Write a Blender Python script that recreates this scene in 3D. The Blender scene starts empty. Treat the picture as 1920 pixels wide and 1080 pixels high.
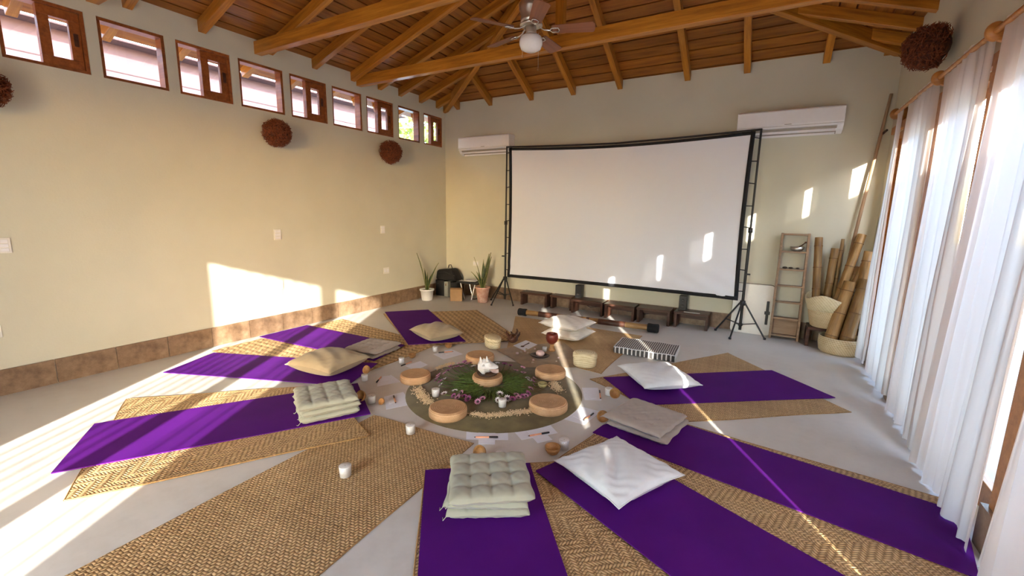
import bpy, bmesh, math, random
from math import sin, cos, pi, radians, sqrt, atan2, floor
from mathutils import Vector, Matrix
random.seed(7)
SC = bpy.context.scene
COL = SC.collection

# ------------------------------------------------------------------ camera
FPX, YAW, PITCH, ROLL, HC = 822.5, -0.5264, -0.1721, 0.0160, 1.50
FW = Vector((sin(YAW)*cos(PITCH), cos(YAW)*cos(PITCH), sin(PITCH)))
_r = Vector((cos(YAW), -sin(YAW), 0)); _u = _r.cross(FW)
RT = _r*cos(ROLL) + _u*sin(ROLL); UP = _u*cos(ROLL) - _r*sin(ROLL)
cam_d = bpy.data.cameras.new('camera'); cam = bpy.data.objects.new('camera', cam_d); COL.objects.link(cam)
cam_d.sensor_width = 36; cam_d.lens = FPX/1920*36; cam_d.clip_start = .02; cam_d.clip_end = 300
M = Matrix.Identity(4)
for i in range(3):
    M[i][0] = RT[i]; M[i][1] = UP[i]; M[i][2] = -FW[i]
M[2][3] = HC
cam.matrix_world = M
SC.camera = cam

# ------------------------------------------------------------------ world, sun, exposure
SUN_AZ, SUN_EL = radians(121.0), radians(15.8)          # direction the light travels, and its height
SUN_W, SKY_W, EXPO = 16.5, 2.6, 0.64
SC.view_settings.view_transform = 'Standard'; SC.view_settings.look = 'None'
SC.view_settings.exposure = EXPO; SC.view_settings.gamma = 1.0; SC.view_settings.use_curve_mapping = False
W = bpy.data.worlds.new('sky'); SC.world = W; W.use_nodes = True
nt = W.node_tree; bg = nt.nodes['Background']
sky = nt.nodes.new('ShaderNodeTexSky'); sky.sky_type = 'NISHITA'; sky.sun_disc = False
sky.sun_elevation = SUN_EL; sky.sun_rotation = pi/2 - (SUN_AZ + pi); sky.air_density = 1.0; sky.dust_density = 0.6; sky.ozone_density = 1.0
nt.links.new(sky.outputs[0], bg.inputs['Color']); bg.inputs['Strength'].default_value = SKY_W
sd = bpy.data.lights.new('sun', 'SUN'); sun = bpy.data.objects.new('sun', sd); COL.objects.link(sun)
sd.energy = SUN_W; sd.color = (1.0, .95, .84); sd.angle = radians(.55)
sdir = Vector((cos(SUN_AZ)*cos(SUN_EL), sin(SUN_AZ)*cos(SUN_EL), -sin(SUN_EL)))
sun.rotation_euler = sdir.to_track_quat('-Z', 'Y').to_euler(); sun.location = (6, -8, 6)
SC.cycles.use_denoising = True
SC.cycles.max_bounces = 14; SC.cycles.diffuse_bounces = 8; SC.cycles.glossy_bounces = 4
SC.cycles.transmission_bounces = 8; SC.cycles.transparent_max_bounces = 16
SC.cycles.sample_clamp_indirect = 8.0; SC.cycles.caustics_reflective = False; SC.cycles.caustics_refractive = False

# ------------------------------------------------------------------ helpers: placing
def ray(px, py): return FW + RT*((px-960)/FPX) - UP*((py-540)/FPX)
def fl(px, py, z=0.0):
    d = ray(px, py); t = (z-HC)/d.z
    return Vector((d.x*t, d.y*t, z))

# ------------------------------------------------------------------ helpers: materials
class NT:
    def __init__(s, name):
        s.m = bpy.data.materials.new(name); s.m.use_nodes = True; s.t = s.m.node_tree
        s.b = s.t.nodes['Principled BSDF']; s.out = s.t.nodes['Material Output']
    def n(s, typ, **k):
        nd = s.t.nodes.new('ShaderNode'+typ)
        for a, v in k.items():
            if a.startswith('i_'):
                key = a[2:]; key = int(key) if key.isdigit() else key.replace('_', ' ')
                if hasattr(v, 'is_linked') or v.__class__.__name__.startswith('NodeSocket'): s.t.links.new(v, nd.inputs[key])
                else: nd.inputs[key].default_value = v
            else: setattr(nd, a, v)
        return nd
    def math(s, op, a, b=None, c=None):
        nd = s.t.nodes.new('ShaderNodeMath'); nd.operation = op
        for i, v in enumerate((a, b, c)):
            if v is None: continue
            if isinstance(v, (int, float)): nd.inputs[i].default_value = v
            else: s.t.links.new(v, nd.inputs[i])
        return nd.outputs[0]
    def ramp(s, fac, stops):
        nd = s.t.nodes.new('ShaderNodeValToRGB'); s.t.links.new(fac, nd.inputs[0]); e = nd.color_ramp.elements
        while len(e) < len(stops): e.new(.5)
        for el, (p, c) in zip(e, stops): el.position = p; el.color = (*c, 1)
        return nd.outputs[0]
    def mix(s, f, a, b, mode='MIX'):
        nd = s.t.nodes.new('ShaderNodeMix'); nd.data_type = 'RGBA'; nd.blend_type = mode
        for i, v in ((0, f), (6, a), (7, b)):
            if isinstance(v, (int, float)): nd.inputs[i].default_value = v
            elif isinstance(v, tuple): nd.inputs[i].default_value = (*v, 1) if len(v) == 3 else v
            else: s.t.links.new(v, nd.inputs[i])
        return nd.outputs[2]
    def obj(s, scale=(1, 1, 1), rot=(0, 0, 0)):
        tc = s.n('TexCoord'); mp = s.n('Mapping', i_Scale=scale, i_Rotation=rot); s.t.links.new(tc.outputs['Object'], mp.inputs[0]); return mp.outputs[0]
    def noise(s, vec, scale, detail=3.0, rough=.55):
        nd = s.n('TexNoise', i_Scale=scale, i_Detail=detail, i_Roughness=rough)
        if vec is not None: s.t.links.new(vec, nd.inputs['Vector'])
        return nd.outputs[0]
    def bump(s, h, strength, dist=.01):
        nd = s.n('Bump', i_Strength=strength, i_Distance=dist, i_Height=h); s.t.links.new(nd.outputs[0], s.b.inputs['Normal'])
    def color(s, c):
        if isinstance(c, tuple): s.b.inputs['Base Color'].default_value = (*c, 1)
        else: s.t.links.new(c, s.b.inputs['Base Color'])
    def set(s, **k):
        for a, v in k.items(): s.b.inputs[a.replace('_', ' ')].default_value = v
        return s

MATS = {}
def plain(name, c, rough=.6, var=.08, scale=30, bump=0., bscale=200, metal=0., spec=.5, coat=0.):
    q = NT(name); v = q.obj()
    nz = q.noise(v, scale)
    c2 = tuple(min(1, x*(1+var)) for x in c); c1 = tuple(x*(1-var) for x in c)
    q.color(q.ramp(nz, [(.3, c1), (.7, c2)]))
    q.set(Roughness=rough, Metallic=metal); q.b.inputs['Specular IOR Level'].default_value = spec
    if coat: q.b.inputs['Coat Weight'].default_value = coat
    if bump: q.bump(q.noise(v, bscale, 2), bump, .002)
    MATS[name] = q.m; return q.m

def wood(name, cols, rough=.42, scale=(1.2, 14, 14), randv=.35, coat=.0, bump=.15, spec=.4):
    q = NT(name)
    oi = q.n('ObjectInfo'); tc = q.n('TexCoord')
    off = q.n('VectorMath', operation='SCALE', i_0=(13.1, 7.7, 5.3)); q.t.links.new(oi.outputs['Random'], off.inputs['Scale'])
    ad = q.n('VectorMath', operation='ADD'); q.t.links.new(tc.outputs['Object'], ad.inputs[0]); q.t.links.new(off.outputs[0], ad.inputs[1])
    mp = q.n('Mapping', i_Scale=scale); q.t.links.new(ad.outputs[0], mp.inputs[0])
    a = q.noise(mp.outputs[0], 1.6, 6, .65)
    mp2 = q.n('Mapping', i_Scale=(scale[0]*.4, scale[1]*4, scale[2]*4)); q.t.links.new(ad.outputs[0], mp2.inputs[0])
    b = q.noise(mp2.outputs[0], 2.0, 4, .6)
    f = q.math('ADD', q.math('MULTIPLY', a, .75), q.math('MULTIPLY', b, .25))
    c = q.ramp(f, [(.32, cols[0]), (.52, cols[1]), (.72, cols[2])])
    val = q.math('ADD', q.math('MULTIPLY', oi.outputs['Random'], randv), 1-randv/2)
    hsv = q.n('HueSaturation', i_Color=c, i_Value=val); q.color(hsv.outputs[0])
    q.set(Roughness=rough); q.b.inputs['Specular IOR Level'].default_value = spec
    if coat: q.b.inputs['Coat Weight'].default_value = coat; q.b.inputs['Coat Roughness'].default_value = .25
    if bump: q.bump(b, bump, .002)
    MATS[name] = q.m; return q.m

def straw(name, w, cols, zig=0, diag=True, fl_=2, rough=.55, bump=.9, band=0.):
    """plaited palm: strands crossing over and under, floats of fl_ strands, optional zigzag"""
    q = NT(name); v = q.obj((1/w, 1/w, 1/w), (0, 0, pi/4 if diag else 0))
    wob = q.n('TexNoise', i_Scale=.35, i_Detail=2.0); q.t.links.new(v, wob.inputs['Vector'])
    ad = q.n('VectorMath', operation='MULTIPLY_ADD', i_1=(.9, .9, 0)); q.t.links.new(wob.outputs['Color'], ad.inputs[0]); q.t.links.new(v, ad.inputs[2])
    sp = q.n('SeparateXYZ'); q.t.links.new(ad.outputs[0], sp.inputs[0]); x, y = sp.outputs[0], sp.outputs[1]
    i, j = q.math('FLOOR', x), q.math('FLOOR', y); fx, fy = q.math('FRACT', x), q.math('FRACT', y)
    k = q.math('PINGPONG', i, float(zig)) if zig else i
    m = q.math('FLOORED_MODULO', q.math('ADD', k, j), float(2*fl_))
    hor = q.math('LESS_THAN', m, fl_-.5+.0)
    def prof(f): return q.math('POWER', q.math('MULTIPLY', q.math('MULTIPLY', f, q.math('SUBTRACT', 1., f)), 4.), .45)
    ah = q.math('DIVIDE', q.math('ADD', m, fx), float(fl_)); av = q.math('DIVIDE', q.math('SUBTRACT', q.math('ADD', m, fy), float(fl_)), float(fl_))
    def arch(a): return q.math('ADD', .35, q.math('MULTIPLY', .65, q.math('SINE', q.math('MULTIPLY', pi, q.math('MINIMUM', q.math('MAXIMUM', a, 0.), 1.)))))
    hh = q.math('MULTIPLY', prof(fy), arch(ah)); hv = q.math('MULTIPLY', prof(fx), arch(av))
    mx = q.n('Mix', data_type='FLOAT'); q.t.links.new(hor, mx.inputs[0]); q.t.links.new(hv, mx.inputs[2]); q.t.links.new(hh, mx.inputs[3]); h = mx.outputs[0]
    sid = q.n('Mix', data_type='FLOAT'); q.t.links.new(hor, sid.inputs[0]); q.t.links.new(q.math('ADD', i, 317.), sid.inputs[2]); q.t.links.new(j, sid.inputs[3])
    wn = q.n('TexWhiteNoise', noise_dimensions='1D'); q.t.links.new(sid.outputs[0], wn.inputs['W'])
    big = q.noise(q.obj(), 2.3, 3)
    fac = q.math('ADD', q.math('MULTIPLY', h, .72), q.math('ADD', q.math('MULTIPLY', wn.outputs[0], .16), q.math('MULTIPLY', q.math('SUBTRACT', big, .5), .35)))
    if band:
        sb = q.n('SeparateXYZ'); q.t.links.new(q.obj(), sb.inputs[0])
        fac = q.math('ADD', fac, q.math('MULTIPLY', q.math('SINE', q.math('MULTIPLY', sb.outputs[1], 2*pi/band)), .13))
    q.color(q.ramp(fac, [(.12, cols[0]), (.5, cols[1]), (.9, cols[2])]))  # weave height also darkens the colour, shading gaps and strand ends
    q.set(Roughness=rough); q.b.inputs['Specular IOR Level'].default_value = .45
    q.bump(h, bump, w*.45)
    MATS[name] = q.m; return q.m

def coil(name, cols, axis_scale=90, ribs=0, bump=.6):
    """basketry: horizontal coils (by height), or rings + radial ribs on round pads"""
    q = NT(name); tc = q.n('TexCoord'); sp = q.n('SeparateXYZ'); q.t.links.new(tc.outputs['Object'], sp.inputs[0])
    x, y, z = sp.outputs
    ang = q.math('ARCTAN2', y, x); r = q.math('SQRT', q.math('ADD', q.math('MULTIPLY', x, x), q.math('MULTIPLY', y, y)))
    a = q.math('SINE', q.math('ADD', q.math('MULTIPLY', q.math('ADD', z, r), float(axis_scale)*2), ang))
    b = q.math('SINE', q.math('ADD', q.math('MULTIPLY', ang, float(ribs or 60)), q.math('MULTIPLY', q.math('ADD', z, r), float(axis_scale))))
    h = q.math('ADD', q.math('MULTIPLY', q.math('ADD', a, 1.), .3), q.math('MULTIPLY', q.math('ADD', b, 1.), .2))
    nz = q.noise(q.obj(), 22, 3)
    f = q.math('ADD', q.math('MULTIPLY', h, .6), q.math('MULTIPLY', nz, .45))
    q.color(q.ramp(f, [(.2, cols[0]), (.5, cols[1]), (.85, cols[2])])); q.set(Roughness=.6); q.bump(h, bump, .003)
    MATS[name] = q.m; return q.m

# room surfaces
q = NT('plaster'); v = q.obj(); q.color(q.ramp(q.noise(v, 1.3, 4), [(.3, (.615, .590, .470)), (.7, (.665, .640, .520))])); q.set(Roughness=.85); q.b.inputs['Specular IOR Level'].default_value = .2; q.bump(q.noise(v, 60, 4), .22, .004); MATS['plaster'] = q.m
q = NT('concrete'); v = q.obj(); n1 = q.noise(v, 1.1, 6, .6); n2 = q.noise(v, 9, 5, .65)
q.color(q.ramp(q.math('ADD', q.math('MULTIPLY', n1, .65), q.math('MULTIPLY', n2, .35)), [(.3, (.55, .525, .485)), (.5, (.655, .635, .60)), (.7, (.72, .70, .665))]))
rr = q.n('MapRange', i_From_Min=.3, i_From_Max=.7, i_To_Min=.34, i_To_Max=.55, i_Value=n2); q.t.links.new(rr.outputs[0], q.b.inputs['Roughness']); q.b.inputs['Specular IOR Level'].default_value = .35; q.bump(n2, .06, .004); MATS['concrete'] = q.m
q = NT('brown_tile'); v = q.obj(); n1 = q.noise(v, 9, 7, .7); q.color(q.ramp(n1, [(.28, (.12, .068, .038)), (.5, (.235, .148, .088)), (.72, (.345, .235, .15))])); q.set(Roughness=.45); q.bump(n1, .15, .004); MATS['brown_tile'] = q.m
plain('grout', (.55, .48, .38), .9)
OR = [(.17, .055, .010), (.34, .125, .020), (.52, .22, .045)]
wood('orange_beam', [(.25, .085, .009), (.48, .185, .019), (.64, .285, .038)], .38, coat=.25)
wood('ceiling_plank', [(.18, .055, .008), (.33, .113, .014), (.47, .182, .026)], .42, randv=.45, coat=.15)
wood('window_wood', [(.17, .045, .012), (.30, .085, .020), (.42, .14, .035)], .35, coat=.3)
wood('door_wood', [(.32, .12, .03), (.48, .2, .05), (.6, .29, .09)], .4, coat=.2)
wood('dark_wood', [(.035, .013, .008), (.075, .028, .016), (.13, .055, .032)], .42)
wood('ladder_wood', [(.19, .115, .065), (.31, .20, .12), (.42, .29, .185)], .6)
wood('fan_blade', [(.20, .07, .035), (.29, .105, .05), (.36, .14, .07)], .4)
wood('bowl_wood', [(.25, .115, .035), (.40, .20, .07), (.52, .29, .12)], .45, scale=(20, 20, 20))
q = NT('bamboo'); v = q.obj((3, 30, 30)); nz = q.noise(v, 1.0, 5); oi = q.n('ObjectInfo')
hs = q.n('HueSaturation', i_Color=q.ramp(nz, [(.3, (.17, .085, .024)), (.5, (.34, .185, .062)), (.75, (.50, .31, .125))])); q.t.links.new(q.math('ADD', .75, q.math('MULTIPLY', oi.outputs['Random'], .45)), hs.inputs['Value']); q.color(hs.outputs[0]); q.set(Roughness=.45); MATS['bamboo'] = q.m
plain('bamboo_node', (.17, .085, .032), .6)
# mats
straw('petate_zigzag', .0125, [(.075, .034, .010), (.49, .305, .135), (.84, .61, .33)], zig=8, diag=True, fl_=3)
straw('petate_twill', .0115, [(.075, .034, .010), (.49, .305, .135), (.84, .61, .33)], zig=0, diag=True, fl_=2)
straw('petate_rows', .0135, [(.075, .034, .010), (.49, .305, .135), (.84, .61, .33)], zig=0, diag=False, fl_=2)
straw('petate_bands', .014, [(.075, .034, .010), (.49, .305, .135), (.84, .61, .33)], zig=4, diag=False, fl_=4, band=.075)
plain('petate_edge', (.36, .21, .08), .7, .3, 60, .5, 150)
q = NT('yoga_purple'); v = q.obj(); q.color(q.ramp(q.noise(v, 3, 4), [(.3, (.078, .006, .170)), (.7, (.096, .008, .205))])); q.set(Roughness=.75); q.b.inputs['Specular IOR Level'].default_value = .10
q.bump(q.noise(v, 420, 2), .35, .001); MATS['yoga_purple'] = q.m
# fabric
def fabric(name, c, weave=900, bump=.15, var=.06):
    q = NT(name); v = q.obj(); q.color(q.ramp(q.noise(v, 8, 4), [(.3, tuple(x*(1-var) for x in c)), (.7, tuple(min(1, x*(1+var)) for x in c))])); q.set(Roughness=.9); q.b.inputs['Specular IOR Level'].default_value = .15; q.b.inputs['Sheen Weight'].default_value = .2
    q.bump(q.math('ADD', q.noise(v, weave, 2), q.math('MULTIPLY', q.noise(v, 14, 3), 2.)), bump, .004); MATS[name] = q.m
fabric('sage_fabric', (.40, .40, .315)); fabric('tan_fabric', (.42, .335, .215)); fabric('white_fabric', (.77, .80, .83)); fabric('cream_fabric', (.80, .75, .68)); fabric('taupe_fabric', (.40, .34, .285)); fabric('grey_fabric', (.42, .36, .31))
fabric('olive_cloth', (.155, .118, .045), 600, .3, .25); fabric('brown_cloth', (.30, .19, .085), 600, .3, .25)
q = NT('striped_fabric'); tc = q.n('TexCoord'); sp = q.n('SeparateXYZ'); q.t.links.new(tc.outputs['Object'], sp.inputs[0])
st = q.math('GREATER_THAN', q.math('SINE', q.math('MULTIPLY', sp.outputs[0], 2*pi/.044)), .55)
geo = q.n('NewGeometry'); q.color(q.mix(st, (.075, .07, .068), (.72, .70, .66))); q.set(Roughness=.9); q.bump(q.noise(q.obj(), 700, 2), .2, .002); MATS['striped_fabric'] = q.m
q = NT('striped_top'); tc = q.n('TexCoord'); sp = q.n('SeparateXYZ'); q.t.links.new(tc.outputs['Object'], sp.inputs[0])
st = q.math('GREATER_THAN', q.math('SINE', q.math('MULTIPLY', sp.outputs[0], 2*pi/.022)), .25)
q.color(q.mix(st, (.10, .092, .088), (.60, .57, .53))); q.set(Roughness=.9); MATS['striped_top'] = q.m
def cloth_sheer(name, c, trans, clear):
    q = NT(name); t = q.t; v = q.obj((400, 400, 60))
    d = q.n('BsdfDiffuse', i_Color=(*c, 1)); tr = q.n('BsdfTranslucent', i_Color=(*c, 1)); m1 = q.n('MixShader', i_Fac=trans); t.links.new(d.outputs[0], m1.inputs[1]); t.links.new(tr.outputs[0], m1.inputs[2])
    cl = q.n('BsdfTransparent', i_Color=(1, 1, 1, 1)); m2 = q.n('MixShader', i_Fac=clear); t.links.new(m1.outputs[0], m2.inputs[1]); t.links.new(cl.outputs[0], m2.inputs[2]); t.links.new(m2.outputs[0], q.out.inputs[0]); MATS[name] = q.m
cloth_sheer('linen_curtain', (.90, .875, .87), .55, .03); cloth_sheer('sheer_voile', (.95, .94, .92), .5, .72)
q = NT('screen_fabric'); d = q.n('BsdfDiffuse', i_Color=(.80, .82, .89, 1)); q.t.links.new(d.outputs[0], q.out.inputs[0]); MATS['screen_fabric'] = q.m
def glassy(name, tint=(1, 1, 1), gl=.06):
    q = NT(name); a = q.n('BsdfTransparent', i_Color=(*tint, 1)); b = q.n('BsdfGlossy', i_Roughness=.02, i_Color=(1, 1, 1, 1)); m = q.n('MixShader', i_Fac=gl); q.t.links.new(a.outputs[0], m.inputs[1]); q.t.links.new(b.outputs[0], m.inputs[2]); q.t.links.new(m.outputs[0], q.out.inputs[0]); MATS[name] = q.m
glassy('window_glass', (.97, .97, .97)); glassy('candle_glass', (.98, .98, .98), .07)
# misc
plain('white_plastic', (.84, .83, .84), .28, .01); plain('off_white', (.80, .77, .70), .4, .02); plain('grey_vent', (.33, .29, .25), .5); plain('black_metal', (.012, .012, .013), .4, .1); plain('black_plastic', (.014, .014, .016), .45, .1); plain('black_fabric', (.010, .010, .012), .85, .2, 40, .4)
plain('brass_dark', (.66, .62, .55), .36, .05, metal=1.); plain('chrome', (.75, .74, .72), .18, .02, metal=1.); plain('opal_glass', (.92, .90, .88), .15, .02); plain('wax', (.86, .85, .82), .5, .02)
plain('paper', (.84, .86, .93), .8, .02); plain('pen_orange', (.80, .38, .22), .4); plain('pen_black', (.012, .01, .012), .35); plain('ink', (.03, .02, .02), .6)
plain('cardboard', (.42, .255, .125), .85, .1, 8); plain('white_pot', (.82, .81, .79), .35, .02); plain('soil', (.05, .032, .02), .95, .4); plain('grey_case', (.30, .30, .26), .6)
q = NT('marbled_pot'); v = q.obj(); q.color(q.ramp(q.noise(v, 14, 5, .7), [(.35, (.55, .27, .19)), (.55, (.66, .40, .30)), (.7, (.76, .60, .50))])); q.set(Roughness=.7); MATS['marbled_pot'] = q.m
q = NT('snake_leaf'); v = q.obj((6, 6, 34)); q.color(q.ramp(q.noise(v, 1, 3), [(.35, (.018, .045, .012)), (.6, (.05, .09, .025)), (.75, (.13, .16, .06))])); q.set(Roughness=.4); MATS['snake_leaf'] = q.m
plain('leaf_edge', (.40, .38, .13), .5); plain('stem_green', (.085, .135, .022), .6, .5, 40); plain('stem_dry', (.16, .105, .04), .7, .3)
plain('petal_white', (.84, .80, .80), .6, .04); plain('petal_pink', (.66, .30, .46), .6, .15, 60); plain('petal_magenta', (.44, .10, .30), .6, .2, 60); plain('flower_eye', (.10, .045, .06), .8, .3)
plain('grain', (.74, .56, .33), .6, .25, 120); plain('shell_white', (.86, .84, .82), .35, .05, 20, .3, 60); plain('shell_pink', (.72, .55, .50), .35); plain('dark_dish', (.028, .016, .016), .35, .2)
plain('red_clay', (.145, .022, .014), .38, .15, 25); plain('pink_stone', (.66, .47, .44), .5, .12, 30); plain('pebble', (.52, .40, .28), .6, .3, 15); plain('lime_cup', (.36, .30, .12), .5, .15)
coil('palm_pad', [(.40, .20, .08), (.62, .36, .175), (.78, .52, .30)], 330, 110); coil('palm_basket', [(.46, .32, .15), (.66, .50, .28), (.80, .66, .42)], 160, 50, .5); coil('palm_box', [(.55, .43, .22), (.74, .62, .38), (.86, .76, .52)], 150, 40, .35)
plain('wicker', (.19, .046, .012), .75, .5, 50); plain('wicker_core', (.085, .022, .008), .8, .4, 40)
plain('sun_block_plaster', (.55, .53, .50), .9, .04, 3); plain('pink_plaster', (.175, .108, .118), .9, .06, 3); plain('roof_purple', (.09, .05, .05), .9, .1); plain('patio', (.55, .52, .47), .9, .1, 3); plain('tree_leaf', (.16, .22, .04), .7, .3, 10); plain('tree_bark', (.12, .08, .05), .9)
plain('roof_top', (.32, .14, .09), .9, .1)

# ------------------------------------------------------------------ helpers: meshes and objects
class MB:
    def __init__(s): s.v, s.f, s.sm = [], [], []
    def add(s, vs, fs, smooth=False):
        o = len(s.v); s.v += [tuple(p) for p in vs]; s.f += [tuple(i+o for i in f) for f in fs]; s.sm += [smooth]*len(fs); return s
    def hexa(s, p):   # 8 points: bottom 4 ccw, top 4
        return s.add(p, [(3, 2, 1, 0), (4, 5, 6, 7), (0, 1, 5, 4), (1, 2, 6, 5), (2, 3, 7, 6), (3, 0, 4, 7)])
    def box(s, x0, x1, y0, y1, z0, z1):
        return s.hexa([(x0, y0, z0), (x1, y0, z0), (x1, y1, z0), (x0, y1, z0), (x0, y0, z1), (x1, y0, z1), (x1, y1, z1), (x0, y1, z1)])
    def beam(s, a, b, w, h, up=(0, 0, 1)):
        a, b = Vector(a), Vector(b); d = (b-a).normalized(); r = d.cross(Vector(up)).normalized(); u = r.cross(d)
        P = [a-r*w/2-u*h/2, a+r*w/2-u*h/2, b+r*w/2-u*h/2, b-r*w/2-u*h/2, a-r*w/2+u*h/2, a+r*w/2+u*h/2, b+r*w/2+u*h/2, b-r*w/2+u*h/2]
        return s.hexa(P)
    def tube(s, path, rad, n=10, cap=True, smooth=True):
        P = [Vector(p) for p in path]; R = rad if isinstance(rad, (list, tuple)) else [rad]*len(P)
        vs, fs = [], []; pr = None
        for i, p in enumerate(P):
            t = ((P[min(i+1, len(P)-1)]-P[max(i-1, 0)])).normalized()
            a = (Vector((0, 0, 1)) if abs(t.z) < .95 else Vector((1, 0, 0))) if pr is None else pr
            r = t.cross(a).normalized(); u = r.cross(t).normalized(); pr = u
            for k in range(n): vs.append(p+(r*cos(2*pi*k/n)+u*sin(2*pi*k/n))*R[i])
        for i in range(len(P)-1):
            for k in range(n): fs.append((i*n+k, i*n+(k+1) % n, (i+1)*n+(k+1) % n, (i+1)*n+k))
        s.add(vs, fs, smooth)
        if cap:
            s.add(vs[:n], [tuple(range(n))[::-1]]); s.add(vs[-n:], [tuple(range(n))])
        return s
    def lathe(s, prof, n=28, c=(0, 0, 0), smooth=True, sx=1, sy=1, caps=True):
        vs, fs = [], []; m = len(prof)
        for r, z in prof:
            for k in range(n): vs.append((c[0]+r*cos(2*pi*k/n)*sx, c[1]+r*sin(2*pi*k/n)*sy, c[2]+z))
        for i in range(m-1):
            for k in range(n): fs.append((i*n+k, i*n+(k+1) % n, (i+1)*n+(k+1) % n, (i+1)*n+k))
        s.add(vs, fs, smooth)
        if caps and prof[0][0] > 2e-3: s.add(vs[:n], [tuple(range(n))[::-1]], smooth)
        if caps and prof[-1][0] > 2e-3: s.add(vs[-n:], [tuple(range(n))], smooth)
        return s
    def ball(s, c, r, n=10, m=6, sz=1.):
        return s.lathe([(max(1e-4, r*sin(pi*i/m)), -r*sz*cos(pi*i/m)) for i in range(m+1)], n, c)
    def grid(s, fn, nu, nv, smooth=True):
        vs = [fn(i/nu, j/nv) for j in range(nv+1) for i in range(nu+1)]
        fs = [(j*(nu+1)+i, j*(nu+1)+i+1, (j+1)*(nu+1)+i+1, (j+1)*(nu+1)+i) for j in range(nv) for i in range(nu)]
        return s.add(vs, fs, smooth)
    def mesh(s, name):
        me = bpy.data.meshes.new(name); me.from_pydata(s.v, [], s.f); me.polygons.foreach_set('use_smooth', s.sm); me.update(); return me
    def build(s, name, mat, parent=None, loc=None, rz=0, bevel=0):
        o = bpy.data.objects.new(name, s.mesh(name)); COL.objects.link(o)
        if mat: o.data.materials.append(MATS[mat])
        if parent: o.parent = parent
        if loc is not None: o.location = loc
        if rz: o.rotation_euler = (0, 0, rz)
        if bevel:
            b = o.modifiers.new('bevel', 'BEVEL'); b.width = bevel; b.segments = 2; b.limit_method = 'ANGLE'; b.angle_limit = radians(40)
        return o
def tag(o, label, cat, group=None):
    o['label'] = label; o['category'] = cat
    if group: o['group'] = group
    return o
def thing(name, label, cat, loc=(0, 0, 0), rz=0, group=None):
    o = bpy.data.objects.new(name, None); COL.objects.link(o); o.location = loc; o.rotation_euler = (0, 0, rz); o.empty_display_size = .05
    return tag(o, label, cat, group)
def struct(o): o['kind'] = 'structure'; return o
def sempty(name, loc=(0, 0, 0)):
    o = bpy.data.objects.new(name, None); COL.objects.link(o); o.location = loc; o.empty_display_size = .05; return struct(o)
def copy_of(o, name, parent, loc=None, rot=None):
    c = o.copy(); c.name = name; COL.objects.link(c); c.parent = parent
    if loc is not None: c.location = loc
    if rot is not None: c.rotation_euler = rot
    return c

# ================================================================== ROOM SHELL
XL, XR, YB, YF = -5.12, 1.03, 6.38, -2.0
TH, ZW = .15, 3.33
XC = (XL+XR)/2; HALF = (XR-XL)/2
PL = .33; YR = 4.5; PB = PL*HALF/(YB-YR); YR2 = YF + (YB-YR); ZR = ZW+PL*HALF
LEN = 1.                                                        # metres
struct(MB().box(XL-TH, XR+TH, YF-TH, YB+TH, -.12, 0).build('floor', 'concrete'))

def wall(name, mapf, u0, u1, v0, v1, th, holes):
    us = sorted({u0, u1, *[h[0] for h in holes], *[h[1] for h in holes]}); vs = sorted({v0, v1, *[h[2] for h in holes], *[h[3] for h in holes]})
    def solid(i, j):
        if not (0 <= i < len(us)-1 and 0 <= j < len(vs)-1): return False
        cu, cv = (us[i]+us[i+1])/2, (vs[j]+vs[j+1])/2
        return not any(h[0] < cu < h[1] and h[2] < cv < h[3] for h in holes)
    m = MB()
    for i in range(len(us)-1):
        for j in range(len(vs)-1):
            if not solid(i, j): continue
            a, b, c, d = us[i], us[i+1], vs[j], vs[j+1]
            for w in (0, th): m.add([mapf(a, c, w), mapf(b, c, w), mapf(b, d, w), mapf(a, d, w)], [(0, 1, 2, 3)])
            for (di, dj, p, q_) in ((-1, 0, (a, c), (a, d)), (1, 0, (b, c), (b, d)), (0, -1, (a, c), (b, c)), (0, 1, (a, d), (b, d))):
                if not solid(i+di, j+dj): m.add([mapf(*p, 0), mapf(*q_, 0), mapf(*q_, th), mapf(*p, th)], [(0, 1, 2, 3)])
    o = m.build(name, 'plaster'); bm = bmesh.new(); bm.from_mesh(o.data); bmesh.ops.remove_doubles(bm, verts=bm.verts, dist=1e-5); bmesh.ops.recalc_face_normals(bm, faces=bm.faces); bm.to_mesh(o.data); bm.free()
    return struct(o)
WIN_Y = [(-.06, .45), (.53, 1.04), (1.12, 1.63), (1.71, 2.20), (2.29, 2.79), (2.87, 3.38), (3.46, 3.97), (4.05, 4.54), (4.62, 5.14), (5.24, 5.73), (5.82, 6.30)]
WZ0, WZ1 = 2.59, 3.085
wall('wall_left', lambda u, v, w: (XL-w, u, v), YF-TH, YB+TH, 0, ZW, TH, [(a, b, WZ0, WZ1) for a, b in WIN_Y])
wall('wall_back', lambda u, v, w: (u, YB+w, v), XL, XR, 0, ZW, TH, [])
PIERS = [5.53, 4.55, 3.58, 2.61, 1.64, .74, -.22, -1.20]; PW = .15; DZ = 2.36
edges = [6.18]
RH = []
for p in PIERS: RH.append((p+PW/2, edges[-1], 0., DZ)); edges.append(p-PW/2)
wall('wall_right', lambda u, v, w: (XR+w, u, v), YF-TH, YB+TH, 0, ZW, TH, RH)
FO = (-2.50, -.96, 0., 2.44)
wall('wall_front', lambda u, v, w: (u, YF-w, v), XL, XR, 0, ZW, TH, [FO])

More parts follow.
